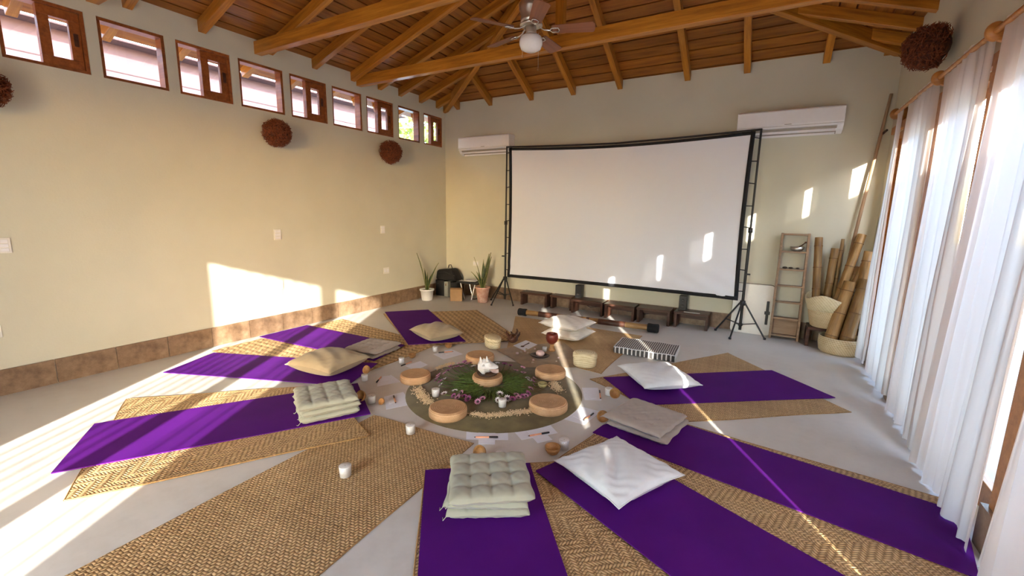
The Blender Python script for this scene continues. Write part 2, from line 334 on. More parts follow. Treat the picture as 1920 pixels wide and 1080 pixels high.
# ---- baseboards: separate tiles on the wall
def baseboard(name, a, b, nrm, step=.405, h=.21, off=0.):
    a, b, nrm = Vector(a), Vector(b), Vector(nrm); L = (b-a).length; d = (b-a).normalized()
    root = sempty(name)
    g = MB(); P = [a, b, b+nrm*.008, a+nrm*.008]; g.hexa([tuple(p) for p in P]+[(p.x, p.y, h-.003) for p in P]).build('grout_bed', 'grout', root)
    t = -off; i = 0
    while t < L-.01:
        t0, t1 = max(0, t)+.003, min(L, t+step)-.003
        if t1-t0 > .02:
            l = t1-t0; m = MB().box(0, l, -.016, 0, 0.004, h)
            o = m.build('tile', 'brown_tile', root, a+d*t0, atan2(d.y, d.x)); o.data.materials[0] = MATS['brown_tile']
            if (Vector((sin(o.rotation_euler.z), -cos(o.rotation_euler.z), 0))-nrm).length > .1:  # flip to the room side
                o.location = a+d*t1; o.rotation_euler.z += pi
        t += step
    return root
baseboard('baseboard_left', (XL, YF, 0), (XL, YB, 0), (1, 0, 0), .405, off=.12)
baseboard('baseboard_back', (XL+.02, YB, 0), (XR, YB, 0), (0, -1, 0))
tp_ = sempty('trim_1')
for p in PIERS: MB().box(XR-.042, XR, p-.062, p+.062, .205, 2.40).build('post', 'door_wood', tp_, bevel=.003)
MB().box(XR-.03, XR, -1.9, 6.2, 2.36, 2.43).build('lintel_board', 'door_wood', tp_, bevel=.003)
rb = sempty('baseboard_right')
for p in PIERS: MB().box(XR-.062, XR+.012, p-PW/2-.012, p+PW/2+.012, .002, .205).build('tile', 'brown_tile', rb)
MB().box(XR-.018, XR+.01, 6.16, YB-.02, .002, .205).build('tile', 'brown_tile', rb)

# ---- clerestory windows
def pane_frame(m, x0, x1, ya, yb, za, zb, t):
    m.box(x0, x1, ya, yb, za, za+t); m.box(x0, x1, ya, yb, zb-t, zb); m.box(x0, x1, ya, ya+t, za+t, zb-t); m.box(x0, x1, yb-t, yb, za+t, zb-t)
for i, (a, b) in enumerate(WIN_Y):
    r = sempty('window_%d' % (i+1), (XL, (a+b)/2, WZ0)); ha = (b-a)/2; hz = WZ1-WZ0
    m = MB(); pane_frame(m, -.12, -.012, -ha, ha, 0, hz, .026); m.build('window_frame', 'window_wood', r, bevel=.002)
    if i % 2 == 0:
        MB().box(-.088, -.082, -ha+.026, .015, .026, hz-.026).build('glass_pane', 'window_glass', r)
        m = MB(); pane_frame(m, -.07, -.03, -.025, ha-.026, .026, hz-.026, .07); s = m.build('sash', 'window_wood', r, bevel=.003)
        MB().box(-.053, -.047, .045, ha-.096, .096, hz-.096).build('glass_pane', 'window_glass', s)
        MB().box(-.03, -.022, ha-.075, ha-.045, hz*.42, hz*.62).build('sash_handle', 'dark_wood', s, bevel=.003)
        MB().box(-.10, -.075, -.02, .02, .026, hz-.026).build('mullion', 'window_wood', r)
    else:
        MB().box(-.078, -.072, -ha+.026, ha-.026, .026, hz-.026).build('glass_pane', 'window_glass', r)

# ---- glazed doors of the right wall
for i, (a, b, z0, z1) in enumerate(RH):
    r = sempty('door_%d' % (i+1), (XR+.075, (a+b)/2, 0)); ha = (b-a)/2
    m = MB(); m.box(-.07, .05, -ha, -ha+.045, 0, DZ); m.box(-.07, .05, ha-.045, ha, 0, DZ); m.box(-.07, .05, -ha+.045, ha-.045, DZ-.05, DZ); m.build('door_frame', 'door_wood', r, bevel=.003)
    m = MB(); m.box(-.02, .025, -ha+.045, -ha+.125, .02, DZ-.05); m.box(-.02, .025, ha-.125, ha-.045, .02, DZ-.05); m.box(-.02, .025, -ha+.125, ha-.125, .02, .16); m.box(-.02, .025, -ha+.125, ha-.125, DZ-.115, DZ-.05); l = m.build('door_leaf', 'door_wood', r, bevel=.003)
    MB().box(-.001, .005, -ha+.125, ha-.125, .16, DZ-.115).build('glass_pane', 'window_glass', l)
# ---- front entrance (behind the camera): frame and post of the open doorway
r = sempty('door_%d' % (len(RH)+1), ((FO[0]+FO[1])/2, YF-.08, 0)); hw = (FO[1]-FO[0])/2
m = MB(); m.box(-hw, -hw+.04, -.06, .05, 0, 2.44); m.box(hw-.04, hw, -.06, .05, 0, 2.44); m.box(-hw+.04, hw-.04, -.06, .05, 2.40, 2.44); m.build('door_frame', 'door_wood', r)
MB().box(-1.625+1.73, -1.515+1.73, -.05, .05, 0, 2.40).build('door_post', 'door_wood', r)

# ---- ceiling: deck, planks, rafters, hips, ridge, tie beams
EAVE = .62
ceil = sempty('ceiling', (0, 0, 0))
def zs(x, y):   # underside of boards
    return ZW + min(PL*(x-XL), PL*(XR-x), PB*(YB-y), PB*(y-YF))
def slope_frame(kind):
    if kind == 'L': return lambda s, t: (XL+s, t, ZW+PL*s)
    if kind == 'R': return lambda s, t: (XR-s, t, ZW+PL*s)
    if kind == 'B': return lambda s, t: (t, YB-s, ZW+PB*s)
    return lambda s, t: (t, YF+s, ZW+PB*s)
KH = (YB-YR)/HALF
def trange(kind, s):
    if kind in 'LR': return YF+s*KH, YB-s*KH
    return XL+s/KH, XR-s/KH
NRM = {'L': Vector((-PL, 0, 1)).normalized(), 'R': Vector((PL, 0, 1)).normalized(), 'B': Vector((0, PB, 1)).normalized(), 'F': Vector((0, -PB, 1)).normalized()}
for kind in 'LRBF':
    fr = slope_frame(kind); p = PL if kind in 'LR' else PB; run = HALF if kind in 'LR' else YB-YR
    ds = .15/sqrt(1+p*p); s = -EAVE if kind in 'LR' else -EAVE*KH; n = NRM[kind]
    while s < run-.01:
        s1 = min(s+ds, run); g = .0075
        a0, a1 = trange(kind, s+g); b0, b1 = trange(kind, s1-g)
        if b1-b0 < .05: b0 = b1 = (b0+b1)/2
        base = [Vector(fr(s+g, a0)), Vector(fr(s+g, a1)), Vector(fr(s1-g, b1)), Vector(fr(s1-g, b0))]
        e = (base[1]-base[0]).normalized(); org = (base[0]+base[1])/2
        y_ = n.cross(e); R = Matrix((e, y_, n)).transposed()
        loc = [R.transposed() @ (b_-org) for b_ in base]; h = .022
        top = [q_+Vector((0, 0, h)) for q_ in loc]
        m = MB().hexa([tuple(q_) for q_ in loc]+[tuple(q_) for q_ in top])
        o = m.build('plank', 'ceiling_plank', ceil); o.matrix_local = Matrix.Translation(org) @ R.to_4x4()
        s = s1
m = MB()
def V3(x, y, z): return (x, y, z)
E2 = EAVE; ek = EAVE*KH
oc = [(XL-E2, YF-ek), (XR+E2, YF-ek), (XR+E2, YB+ek), (XL-E2, YB+ek)]; oz = ZW-PL*E2
for up in (.03, .10):
    m.add([(*c, oz+up) for c in oc]+[(XC, YR2, ZR+up), (XC, YR, ZR+up)], [(0, 1, 4), (1, 2, 5, 4), (2, 3, 5), (3, 0, 4, 5)])
for k in range(4):
    a, b = oc[k], oc[(k+1) % 4]; m.add([(*a, oz+.03), (*b, oz+.03), (*b, oz+.10), (*a, oz+.10)], [(0, 1, 2, 3)])
m.build('roof_deck', 'roof_top', ceil)
def bar(name, a, b, w, h, mat='orange_beam', up=(0, 0, 1)):
    a, b = Vector(a), Vector(b); L = (b-a).length; d = (b-a)/L; r = d.cross(Vector(up)).normalized(); u = r.cross(d)
    o = MB().box(0, L, -w/2, w/2, -h, 0).build(name, mat, ceil, bevel=.004)
    R = Matrix((d, u.cross(d), u)).transposed(); o.matrix_local = Matrix.Translation(a) @ R.to_4x4(); return o
RW, RHT = .072, .105
for y in (-1.3, -.6, .1, .72, 1.33, 1.94, 2.54, 3.24, 3.81, 4.40, 4.88, 5.29, 5.75, 6.17):
    for sd_, x0 in ((1, XL), (-1, XR)):
        smax = min(HALF, (YB-y)/KH, (y-YF)/KH)-.02
        bar('rafter', (x0-sd_*(EAVE-.05), y, ZW-PL*(EAVE-.05)), (x0+sd_*smax, y, ZW+PL*smax), RW, RHT)
for x in (-4.83, -4.17, -3.41, -2.71, -2.01, -1.12, -.435, .36, .90):
    for sd_, y0 in ((-1, YB), (1, YF)):
        smax = min(YB-YR, (x-XL)*KH, (XR-x)*KH)-.02
        bar('rafter', (x, y0-sd_*.3, ZW-PB*.3), (x, y0+sd_*smax, ZW+PB*smax), RW, RHT)
for sx, x0 in ((1, XL), (-1, XR)):
    for sy, y0, yr in ((-1, YB, YR), (1, YF, YR2)):
        bar('hip_rafter', (x0-sx*.3, y0-sy*.3*KH, ZW-.3*PL-.02), (XC, yr, ZR-.02), .085, .13)
bar('ridge_beam', (XC, YR2-.1, ZR-.03), (XC, YR+.1, ZR-.03), .09, .16)
for y in (4.5, 3.10, 1.70, .30, -.30):
    bar('tie_beam', (XL-.1, y, 3.305), (XR+.1, y, 3.305), .085, .13)
    if YR2-.1 < y < YR+.1: bar('king_post', (XC, y, ZR-.15), (XC, y, 3.30), .085, .085, up=(0, 1, 0)).location.y += -.0425

# ================================================================== OUTSIDE
tag(MB().box(-40, 40, -40, 40, -.30, -.121).build('patio', 'patio'), 'pale ground outside the room around the building', 'ground')['kind'] = 'structure'
gw = thing('sun_block_wall', 'added white plastered wall blocking the sun outside the curtained glass doors', 'wall', (3.2, 2.6, -.12))  # unseen wall added to cut the low sun entering the doors
MB().box(-.1, .1, -4.4, 5.8, 0, 3.05).build('wall_body', 'sun_block_plaster', gw)
MB().box(-.1, .1, -9.5, -5.75, 0, 2.36).build('low_sun_block', 'sun_block_plaster', gw)  # lower stretch added to end the sun strip on the floor
MB().box(-.14, .14, -4.42, 5.82, 3.05, 3.11).build('coping', 'sun_block_plaster', gw)
nb = thing('neighbour_house', 'pale pink house seen through the high windows', 'building', (-7.7, 2.5, -.12))
MB().box(-.2, 0, -6.5, 5.3, 0, 3.705).build('wall_body', 'pink_plaster', nb)
MB().box(-.3, .24, -6.6, 5.4, 3.705, 3.722).build('roof_edge', 'roof_purple', nb)
MB().add([(-.3, -6.6, 3.722), (.24, -6.6, 3.722), (.24, 5.4, 3.722), (-.3, 5.4, 3.722), (-3, -6.6, 4.1), (-3, 5.4, 4.1)], [(1, 2, 5, 4), (0, 1, 4), (3, 5, 2)]).build('roof', 'roof_purple', nb)
for k in range(6): MB().box(-.0, .006, -6.4, 5.2, 1.96+k*.28, 1.972+k*.28).build('siding_groove', 'roof_purple', nb)
tr = thing('garden_tree', 'sunlit yellow green tree beyond the last high windows', 'tree', (-8.6, 10.2, -.12))
MB().tube([(0, 0, 0), (.05, 0, 1.2), (0, .1, 2.4), (.1, .1, 3.4)], [.16, .13, .1, .05], 8).build('trunk', 'tree_bark', tr)
m = MB(); rnd = random.Random(3)
for k in range(1500):
    th_, ph, rr_ = rnd.random()*2*pi, math.acos(rnd.uniform(-1, 1)), 1.5*rnd.random()**.4
    c = Vector((rr_*sin(ph)*cos(th_), rr_*sin(ph)*sin(th_), 3.3+rr_*cos(ph)*1.0)); a = Vector((rnd.gauss(0, 1), rnd.gauss(0, 1), rnd.gauss(0, 1))).normalized(); b = a.orthogonal().normalized(); s_ = .11
    m.add([c-a*s_, c+b*s_*.5, c+a*s_, c-b*s_*.5], [(0, 1, 2, 3)])
m.build('foliage', 'tree_leaf', tr)['kind'] = 'stuff'

# ================================================================== CURTAINS
def curtain(y0, y1, label, ph, x=.945, bottom=.015, flare=0., matn='linen_curtain', grp='linen curtains along the glass doors'):
    """y0>y1, a hanging panel gathered on the rod; folds deepen toward the hem"""
    w = y0-y1; nf = max(3, int(w/.12)); rn = random.Random(int(ph*100)); am = [rn.uniform(.6, 1.3) for _ in range(nf*2+4)]; jit = [rn.uniform(-.4, .4) for _ in range(nf+3)]
    ztop = 2.53
    t = thing('curtain', label, 'curtain', (x, (y0+y1)/2, 0), 0, grp)
    def fn(u, v):
        zz = ztop+(bottom-ztop)*v
        k = u*nf; a = am[int(k)]*(1-(k-int(k)))+am[int(k)+1]*(k-int(k)); j = jit[int(k)]*(1-(k-int(k)))+jit[int(k)+1]*(k-int(k))
        amp = (.008+.018*min(1, v*1.6))*a
        dx = amp*(.75*sin(2*pi*k+ph+2.2*j+.6*sin(3*v+ph))+.5*sin(2*pi*k*.43+2*ph+1.5*v)+.25*sin(2*pi*k*1.9+ph*3))+.008*sin(1.3*k+4*v)
        yy = (.5-u)*w*(1+(.02+flare)*v*v)+.010*sin(2*pi*k*2+ph)*v
        hem = .012*sin(2*pi*k*.5+ph)*(1 if v > .97 else 0)
        xx = min(dx, .036)-.03*v*v*(flare > 0)
        if v < .05: xx *= .6
        return (xx, yy, zz+hem)
    MB().grid(fn, nf*10, 40).build('panel', matn, t)
    return t
CT = [(5.74, 5.45, 'narrow white linen curtain touching the bamboo poles'), (5.31, 4.48, 'white linen curtain second from the bamboo poles'), (4.36, 3.52, 'white linen curtain third from the bamboo poles, below the wicker ball'), (3.41, 2.555, 'white linen curtain fourth from the bamboo poles'), (2.44, 1.47, 'white linen curtain nearest the camera beside the purple mat corner'), (1.325, .53, 'white linen curtain beside the camera, just outside the picture'), (.525, -.36, 'white linen curtain behind the camera on the door side'), (-.45, -1.85, 'white linen curtain at the front corner behind the camera')]
for k, (a, b, lb) in enumerate(CT): curtain(a, b, lb, .7+k*1.37, bottom=.02 if k > 1 else .05, flare=.03*(k in (3, 4)))
rod = thing('curtain_rod', 'orange wooden curtain rod on round brackets along the glass doors', 'curtain rod', (.945, 1.8, 2.50))
MB().tube([(0, -3.7, 0), (0, 4.0, 0)], .016, 12).build('pole', 'door_wood', rod)
for y in (5.78, 4.47, 3.53, 2.56, 1.40, -.40):
    bk = MB(); bk.lathe([(.001, -.018), (.045, -.018), (.052, 0), (.045, .018), (.001, .018)], 18, (0, 0, 0))
    for i_, (vx, vy, vz) in enumerate(bk.v): bk.v[i_] = (vx*.9, vz, vy)
    bk.beam((.0, 0, -.02), (.08, 0, -.05), .03, .045); bk.box(.055, .0845, -.035, .035, -.12, .05)
    bk.build('bracket', 'door_wood', rod, (-.0, y-1.8, 0))
fr = [(-2.44, -1.66, 'sheer voile curtain over the wide half of the front doorway'), (-1.42, -1.00, 'narrow sheer voile curtain over the front doorway')]
for k, (a, b, lb) in enumerate(fr):
    t = thing('voile_curtain', lb, 'curtain', ((a+b)/2, YF+.06, 0), 0, 'voile curtains of the front doorway'); w = b-a; nf = int(w/.11)
    rn = random.Random(k+5); am = [rn.uniform(.3, 1.4) for _ in range(nf+3)]
    MB().grid(lambda u, v: ((u-.5)*w+.018*sin(2*pi*u*nf*2), (.012+.055*am[int(u*nf)])*sin(2*pi*u*nf), 2.43-2.41*v), nf*14, 6).build('panel', 'sheer_voile', t)
    MB().tube([(-w/2-.03, 0, 2.44), (w/2+.03, 0, 2.44)], .012, 8).build('rod', 'door_wood', t)

# ================================================================== FLOOR MATS
def slab(name, pts, z0, th, matn, label, cat, group=None, wob=0., n=(10, 6), edge=None, curl=0.):
    """rug from four floor corners; local axes follow its own long edge so that the weave lies square to it"""
    P = [Vector((p[0], p[1], 0)) for p in pts]; c = sum(P, Vector())/4; e = ((P[1]-P[0])+(P[2]-P[3])).normalized(); ang = atan2(e.y, e.x)
    R = Matrix.Rotation(-ang, 3, 'Z'); L = [R @ (p-c) for p in P]; rn = random.Random(int(c.x*1000)); f1, f2, f3 = [rn.uniform(0, 6) for _ in range(3)]
    def top(u, v):
        p = (L[0]*(1-u)+L[1]*u)*(1-v)+(L[3]*(1-u)+L[2]*u)*v
        ew = wob*(sin(u*7+f1)*(abs(v-.5) > .499)*.5+sin(v*9+f2)*(abs(u-.5) > .499)*.5)
        return (p.x+ew*(1 if abs(u-.5) > .499 else 0), p.y+ew*(1 if abs(v-.5) > .499 else 0), th-.0003+.0003*sin(u*9+f3)*sin(v*6+f1))
    t = thing(name, label, cat, (c.x, c.y, z0), ang, group)
    nu, nv = n; m = MB(); m.grid(top, nu, nv)
    per = [(i/nu, 0) for i in range(nu+1)]+[(1, j/nv) for j in range(1, nv+1)]+[(i/nu, 1) for i in range(nu-1, -1, -1)]+[(0, j/nv) for j in range(nv-1, 0, -1)]
    tp = [top(*p) for p in per]; k = len(per)
    m.add(tp+[(x, y, 0) for x, y, z in tp], [(i, k+i, k+(i+1) % k, (i+1) % k) for i in range(k)])
    m.add([(x, y, 0) for x, y, z in tp], [tuple(range(k))[::-1]])
    b = m.build('mat_body' if edge else 'mat_sheet', matn, t)
    if edge:
        pth = [Vector((q_[0], q_[1], edge*.6)) for q_ in tp]; pth.append(pth[0])
        MB().tube(pth, edge*.6, 6, cap=False).build('plaited_edge', 'petate_edge', t)
    return t
def rect(a, b, width, side):   # a->b is one long edge; side +1 = left of travel
    a, b = Vector((*a, 0)), Vector((*b, 0)); d = (b-a).normalized(); nrm = Vector((-d.y, d.x, 0))*side*width
    return [a, b, b+nrm, a+nrm]
G1 = 'plaited palm mats around the altar'
slab('petate_mat', [(-1.27, 3.66), (-.45, 3.20), (.68, 4.11), (-.27, 5.22)], .0, .007, 'petate_twill', 'plaited palm mat under the purple mat nearest the bamboo poles', 'mat', G1, .012, (14, 10), .006)
slab('petate_mat', [(-2.40, 4.05), (-1.25, 3.85), (-1.24, 5.38), (-3.06, 5.40)], .0, .007, 'petate_twill', 'plaited palm mat under the stacked white square cushions and striped cushion', 'mat', G1, .012, (14, 10), .006)
slab('petate_mat', [(-4.72, 4.43), (-3.30, 3.46), (-2.42, 4.38), (-3.74, 5.39)], .0075, .007, 'petate_bands', 'banded palm mat under the purple mat farthest from the camera', 'mat', G1, .010, (14, 10), .006)
slab('petate_mat', [(-4.95, 2.25), (-3.12, 2.58), (-3.12, 3.69), (-4.98, 3.92)], .0, .007, 'petate_bands', 'banded palm mat lying under two purple mats by the sunlit wall', 'mat', G1, .012, (14, 10), .006)
slab('petate_mat', [(-2.97, .60), (-2.17, 1.88), (-3.15, 2.27), (-4.20, 1.28)], .0085, .008, 'petate_zigzag', 'plaited palm mat beneath the sunlit purple mat and its sage cushion stack', 'mat', G1, .014, (16, 10), .008)
slab('petate_mat', [(-2.34, .10), (-1.42, .14), (-1.54, 2.17), (-2.39, 2.11)], .0, .0075, 'petate_rows', 'bare palm mat with a candle on it and no purple mat', 'mat', G1, .008, (14, 10), .006)
slab('petate_mat', [(-1.625, 1.80), (-.68, .62), (.22, 1.28), (-.80, 2.39)], .0, .008, 'petate_zigzag', 'palm mat under the purple mat with three tufted cushions', 'mat', G1, .010, (16, 10), .008)
slab('petate_mat', [(-.985, 2.24), (.80, 1.62), (.93, 3.02), (-.80, 3.235)], .0083, .008, 'petate_zigzag', 'wide palm mat under the purple mats with white pillow and taupe cushions', 'mat', G1, .010, (18, 12), .008)
G2 = 'purple yoga mats around the altar'; MT = .006
slab('yoga_mat', [(-1.19, 3.75), (.15, 4.83), (.61, 4.36), (-.76, 3.33)], .0082, MT, 'yoga_purple', 'purple yoga mat with a white pillow, nearest the bamboo poles', 'yoga mat', G2, .003, (16, 4))
slab('yoga_mat', rect((-.91, 2.70), (.90, 2.375), .545, 1), .0167, MT, 'yoga_purple', 'purple yoga mat with folded taupe cushions, reaching the curtains', 'yoga mat', G2, .003, (16, 4))
slab('yoga_mat', rect((-1.04, 2.09), (.56, 1.375), .60, 1), .0167, MT, 'yoga_purple', 'purple yoga mat under the large white pillow nearest the camera', 'yoga mat', G2, .003, (16, 4))
slab('yoga_mat', rect((-1.59, 1.77), (-.50, .42), .615, 1), .0085, MT, 'yoga_purple', 'purple yoga mat under three tufted cushions at the picture bottom', 'yoga mat', G2, .003, (16, 4))
slab('yoga_mat', rect((-3.33, .64), (-2.40, 2.09), .645, 1), .0170, MT, 'yoga_purple', 'streaked purple yoga mat with three sage tufted cushions', 'yoga mat', G2, .003, (16, 4))
slab('yoga_mat', [(-4.63, 1.69), (-2.99, 2.37), (-3.20, 2.90), (-4.85, 2.22)], .0085, MT, 'yoga_purple', 'purple yoga mat with a plump tan pillow, half in sun', 'yoga mat', G2, .003, (16, 4))
slab('yoga_mat', [(-5.02, 2.79), (-3.27, 2.92), (-3.39, 3.47), (-5.03, 3.41)], .0155, MT, 'yoga_purple', 'purple yoga mat touching the left wall, with two flat taupe cushions', 'yoga mat', G2, .003, (16, 4))
slab('yoga_mat', [(-4.77, 4.50), (-3.36, 3.50), (-2.91, 3.96), (-4.35, 4.97)], .0165, MT, 'yoga_purple', 'purple yoga mat farthest from the camera with a tan pillow', 'yoga mat', G2, .003, (16, 4))

# ================================================================== CUSHIONS
def pillow(name, label, cat, c, rz, w, d, h, matn, z0, seed=1, group=None, pinch=.10, wr=.006, pipe=None):
    rn = random.Random(seed); A = [(rn.uniform(4, 11), rn.uniform(4, 11), rn.uniform(0, 6)) for _ in range(5)]
    t = thing(name, label, cat, (c[0], c[1], z0), rz, group)
    def prof(u, v, sgn):
        a, b = 2*u-1, 2*v-1
        k = max(0., (1-a*a)*(1-b*b)); hh = .5*h*k**.42
        ex = 1-pinch*(1-b*b)*abs(a)**3; ey = 1-pinch*(1-a*a)*abs(b)**3
        wz = sum(wr*sin(p*a+q_*b+r_) for p, q_, r_ in A)*.4*k**.5*(1.2 if sgn > 0 else .2)
        wz += wr*1.2*sin(18*(a-b)+3*a)*max(0, abs(a*b))*k**.3*(sgn > 0)
        zz = h*.5+sgn*hh*(1. if sgn > 0 else .98)+wz
        if sgn < 0: zz = max(0, h*.5-hh*1.0)*.92 if k > .12 else h*.5-hh
        return (a*w/2*ex, b*d/2*ey, max(0, zz))
    m = MB(); m.grid(lambda u, v: prof(u, v, 1), 36, 36); m.grid(lambda u, v: prof(1-u, v, -1), 24, 24)
    m.build('cover', matn, t)
    n_ = 20; pth = []
    for (u0, v0, u1, v1) in ((0, 0, 1, 0), (1, 0, 1, 1), (1, 1, 0, 1), (0, 1, 0, 0)):
        for k in range(n_): pth.append(prof(u0+(u1-u0)*k/n_, v0+(v1-v0)*k/n_, 1))
    pth.append(pth[0]); MB().tube(pth, .0035, 6, cap=False).build('seam', matn, t)
    return t
def tufted(name, label, c, rz, w, d, h, matn, z0, seed=1, group=None, nx=3, ny=3, depth=.6, flat=0.):
    rn = random.Random(seed); t = thing(name, label, 'cushion', (c[0], c[1], z0), rz, group)
    tx = [-1+2*(i+1)/(nx+1) for i in range(nx)]; ty = [-1+2*(i+1)/(ny+1) for i in range(ny)]; ph = rn.uniform(0, 6)
    def fn(u, v, sgn):
        a, b = 2*u-1, 2*v-1; k = max(0, (1-a**12)*(1-b**12)); e = k**.5
        dp = 0
        for x in tx:
            for y in ty: dp += math.exp(-(((a-x)/.10)**2+((b-y)/.10)**2))
        cr = sum(math.exp(-((a-x)/.04)**2) for x in tx)*.42+sum(math.exp(-((b-y)/.04)**2) for y in ty)*.42
        puff = .86+.14*flat+.14*(1-flat)*(abs(sin(pi*(a+1)/2*(nx+1)))*abs(sin(pi*(b+1)/2*(ny+1))))**.5
        hh = .5*h*e*(puff-depth*min(1, dp)*(sgn > 0)*.8-.26*(1-flat)*min(1, cr)*(sgn > 0))+.0015*sin(23*a+ph)*sin(19*b)
        sc = 1+.018*sin(9*a+ph)*(abs(b) > .97)+.018*sin(8*b+ph)*(abs(a) > .97)
        return (a*w/2*sc, b*d/2*sc, max(0, h*.5+sgn*hh))
    m = MB(); m.grid(lambda u, v: fn(u, v, 1), 56, 56); m.grid(lambda u, v: fn(1-u, v, -1), 20, 20)
    # close the rim
    m.build('cover', matn, t)
    b_ = MB()
    for x in tx:
        for y in ty:
            p = fn((x+1)/2, (y+1)/2, 1); b_.ball((p[0], p[1], p[2]+.001), .006, 8, 4, .5)
    b_.build('tuft_stitches', matn, t)['kind'] = 'stuff'
    tie = MB(); tie.tube([(-w/2+.01, -d/2+.02, h*.5), (-w/2-.015, -d/2-.01, h*.3), (-w/2-.02, -d/2+.03, .004)], .002, 5); tie.build('tie_string', matn, t)
    return t
MZ = .0235
# three tufted cushions in front
HT = .062
for k, (dx, dy, rz, lb) in enumerate(((-1.145, 1.755, 33, 'lowest of three sage tufted cushions stacked nearest the camera'), (-1.135, 1.735, 30, 'middle of three sage tufted cushions stacked nearest the camera'), (-1.10, 1.70, 37, 'top sage tufted cushion of the stack nearest the camera'))):
    tufted('tufted_cushion', lb, (dx, dy), radians(rz), .40, .40, HT, 'sage_fabric', MZ+k*HT, 11+k, 'sage tufted cushions')
for k, (dx, dy, rz, lb) in enumerate(((-2.725, 1.965, 62, 'lowest of three sage tufted cushions on the streaked purple mat'), (-2.70, 1.95, 64, 'middle of three sage tufted cushions on the streaked purple mat'), (-2.675, 1.925, 60, 'top sage tufted cushion on the streaked purple mat'))):
    tufted('tufted_cushion', lb, (dx, dy), radians(rz), .40, .40, .058, 'sage_fabric', MZ+.001+k*.058, 21+k, 'sage tufted cushions')
for k, (dx, dy, rz, lb) in enumerate(((-3.49, 3.10, 4, 'lower of two flat taupe cushions near the left wall'), (-3.46, 3.09, 8, 'upper of two flat taupe tufted cushions near the left wall'))):
    tufted('tufted_cushion', lb, (dx, dy), radians(rz), .41, .41, .048, 'taupe_fabric', .0225+k*.048, 31+k, 'taupe tufted cushions')
for k, (dx, dy, rz, lb) in enumerate(((-.61, 3.00, -10, 'lower of two thin taupe cushions on the mat reaching the curtains'), (-.63, 2.985, -14, 'upper thin taupe cushion crossed by a strip of sun'))):
    tufted('tufted_cushion', lb, (dx, dy), radians(rz), .43, .43, .046, 'grey_fabric', .0235+k*.046, 41+k, 'thin taupe cushions', depth=.3, flat=.9)
pillow('pillow', 'plump tan pillow half lit by the sun', 'pillow', (-3.42, 2.52), radians(6), .54, .50, .19, 'tan_fabric', .015, 3, 'tan pillows')
pillow('pillow', 'tan pillow on the farthest purple mat', 'pillow', (-3.26, 3.86), radians(-20), .50, .44, .17, 'tan_fabric', .023, 4, 'tan pillows')
pillow('pillow', 'large white pillow nearest the camera', 'pillow', (-.61, 2.27), radians(-26), .50, .52, .125, 'white_fabric', .0235, 5, 'white pillows', wr=.008)
pillow('pillow', 'white pillow on the purple mat nearest the bamboo poles', 'pillow', (-.735, 3.87), radians(-50), .55, .52, .14, 'white_fabric', .021, 6, 'white pillows')
pillow('square_cushion', 'lower of two cream square cushions stacked before the benches', 'cushion', (-1.985, 4.80), radians(-5), .49, .47, .13, 'cream_fabric', .008, 7, 'cream square cushions', .05)
pillow('square_cushion', 'upper cream square cushion crossed by sun before the benches', 'cushion', (-2.00, 4.79), radians(-9), .52, .48, .13, 'cream_fabric', .128, 8, 'cream square cushions', .05)
sc_ = thing('striped_cushion', 'grey and white striped box cushion on the palm mat', 'cushion', (-1.035, 4.74, .0085), radians(3))
m = MB(); w_, d_, h_ = .63, .40, .078
def rb_(u, v):
    a, b = 2*u-1, 2*v-1; k = ((1-a**10)*(1-b**10)); return (a*w_/2, b*d_/2, h_*.88+h_*.12*max(0, k)**.5+.002*sin(9*a+5*b))
m.grid(rb_, 30, 20).build('top_panel', 'striped_top', sc_)
m = MB(); per = [rb_(i/30, 0) for i in range(31)]+[rb_(1, j/20) for j in range(1, 21)]+[rb_(1-i/30, 1) for i in range(1, 31)]+[rb_(0, 1-j/20) for j in range(1, 20)]
k_ = len(per); bul = lambda p, f: (p[0]*(1+f), p[1]*(1+f*1.5), 0)
ring0 = [(x*.99, y*.985, .0) for x, y, z in per]; ring1 = [(x*1.012, y*1.02, h_*.45) for x, y, z in per]
m.add(ring0+ring1+per, [(i, (i+1) % k_, k_+(i+1) % k_, k_+i) for i in range(k_)]+[(k_+i, k_+(i+1) % k_, 2*k_+(i+1) % k_, 2*k_+i) for i in range(k_)], True); m.add(ring0, [tuple(range(k_))[::-1]]); m.build('side_panel', 'striped_fabric', sc_)
MB().tube(per+[per[0]], .004, 6, cap=False).build('piping', 'white_fabric', sc_)

# ================================================================== ALTAR
AC = Vector((-1.89, 2.985)); AR = .735
alt = tag(MB().lathe([(.001, 0), (AR, 0), (AR+.004, .002), (AR, .004), (.001, .0045)], 72).build('altar_cloth', 'olive_cloth', None, (AC.x, AC.y, 0)), 'round olive cloth on the floor under the flower altar', 'cloth')
bc = [fl(930, 656), fl(1056, 641), fl(1108, 690), fl(985, 690)]
slab('cloth_runner', [(p.x, p.y) for p in (bc[0], bc[3], bc[2], bc[1])], .0078, .0015, 'brown_cloth', 'brown cloth under the clay goblet and stones', 'cloth', None, .01, (12, 10))
AZ = .0048
pad_specs = [((779, 704), .135, 'round woven palm pad at the left of the flower altar'), ((840, 767), .142, 'round woven palm pad at the lower left of the flower altar'), ((1028, 756), .150, 'round woven palm pad at the lower right of the flower altar'), ((1032, 696), .142, 'round woven palm pad at the right, beside the olive cup'), ((900, 668), .145, 'round woven palm pad behind the shell'), ((914, 707), .135, 'round woven palm pad under the white shell')]
PADS = []
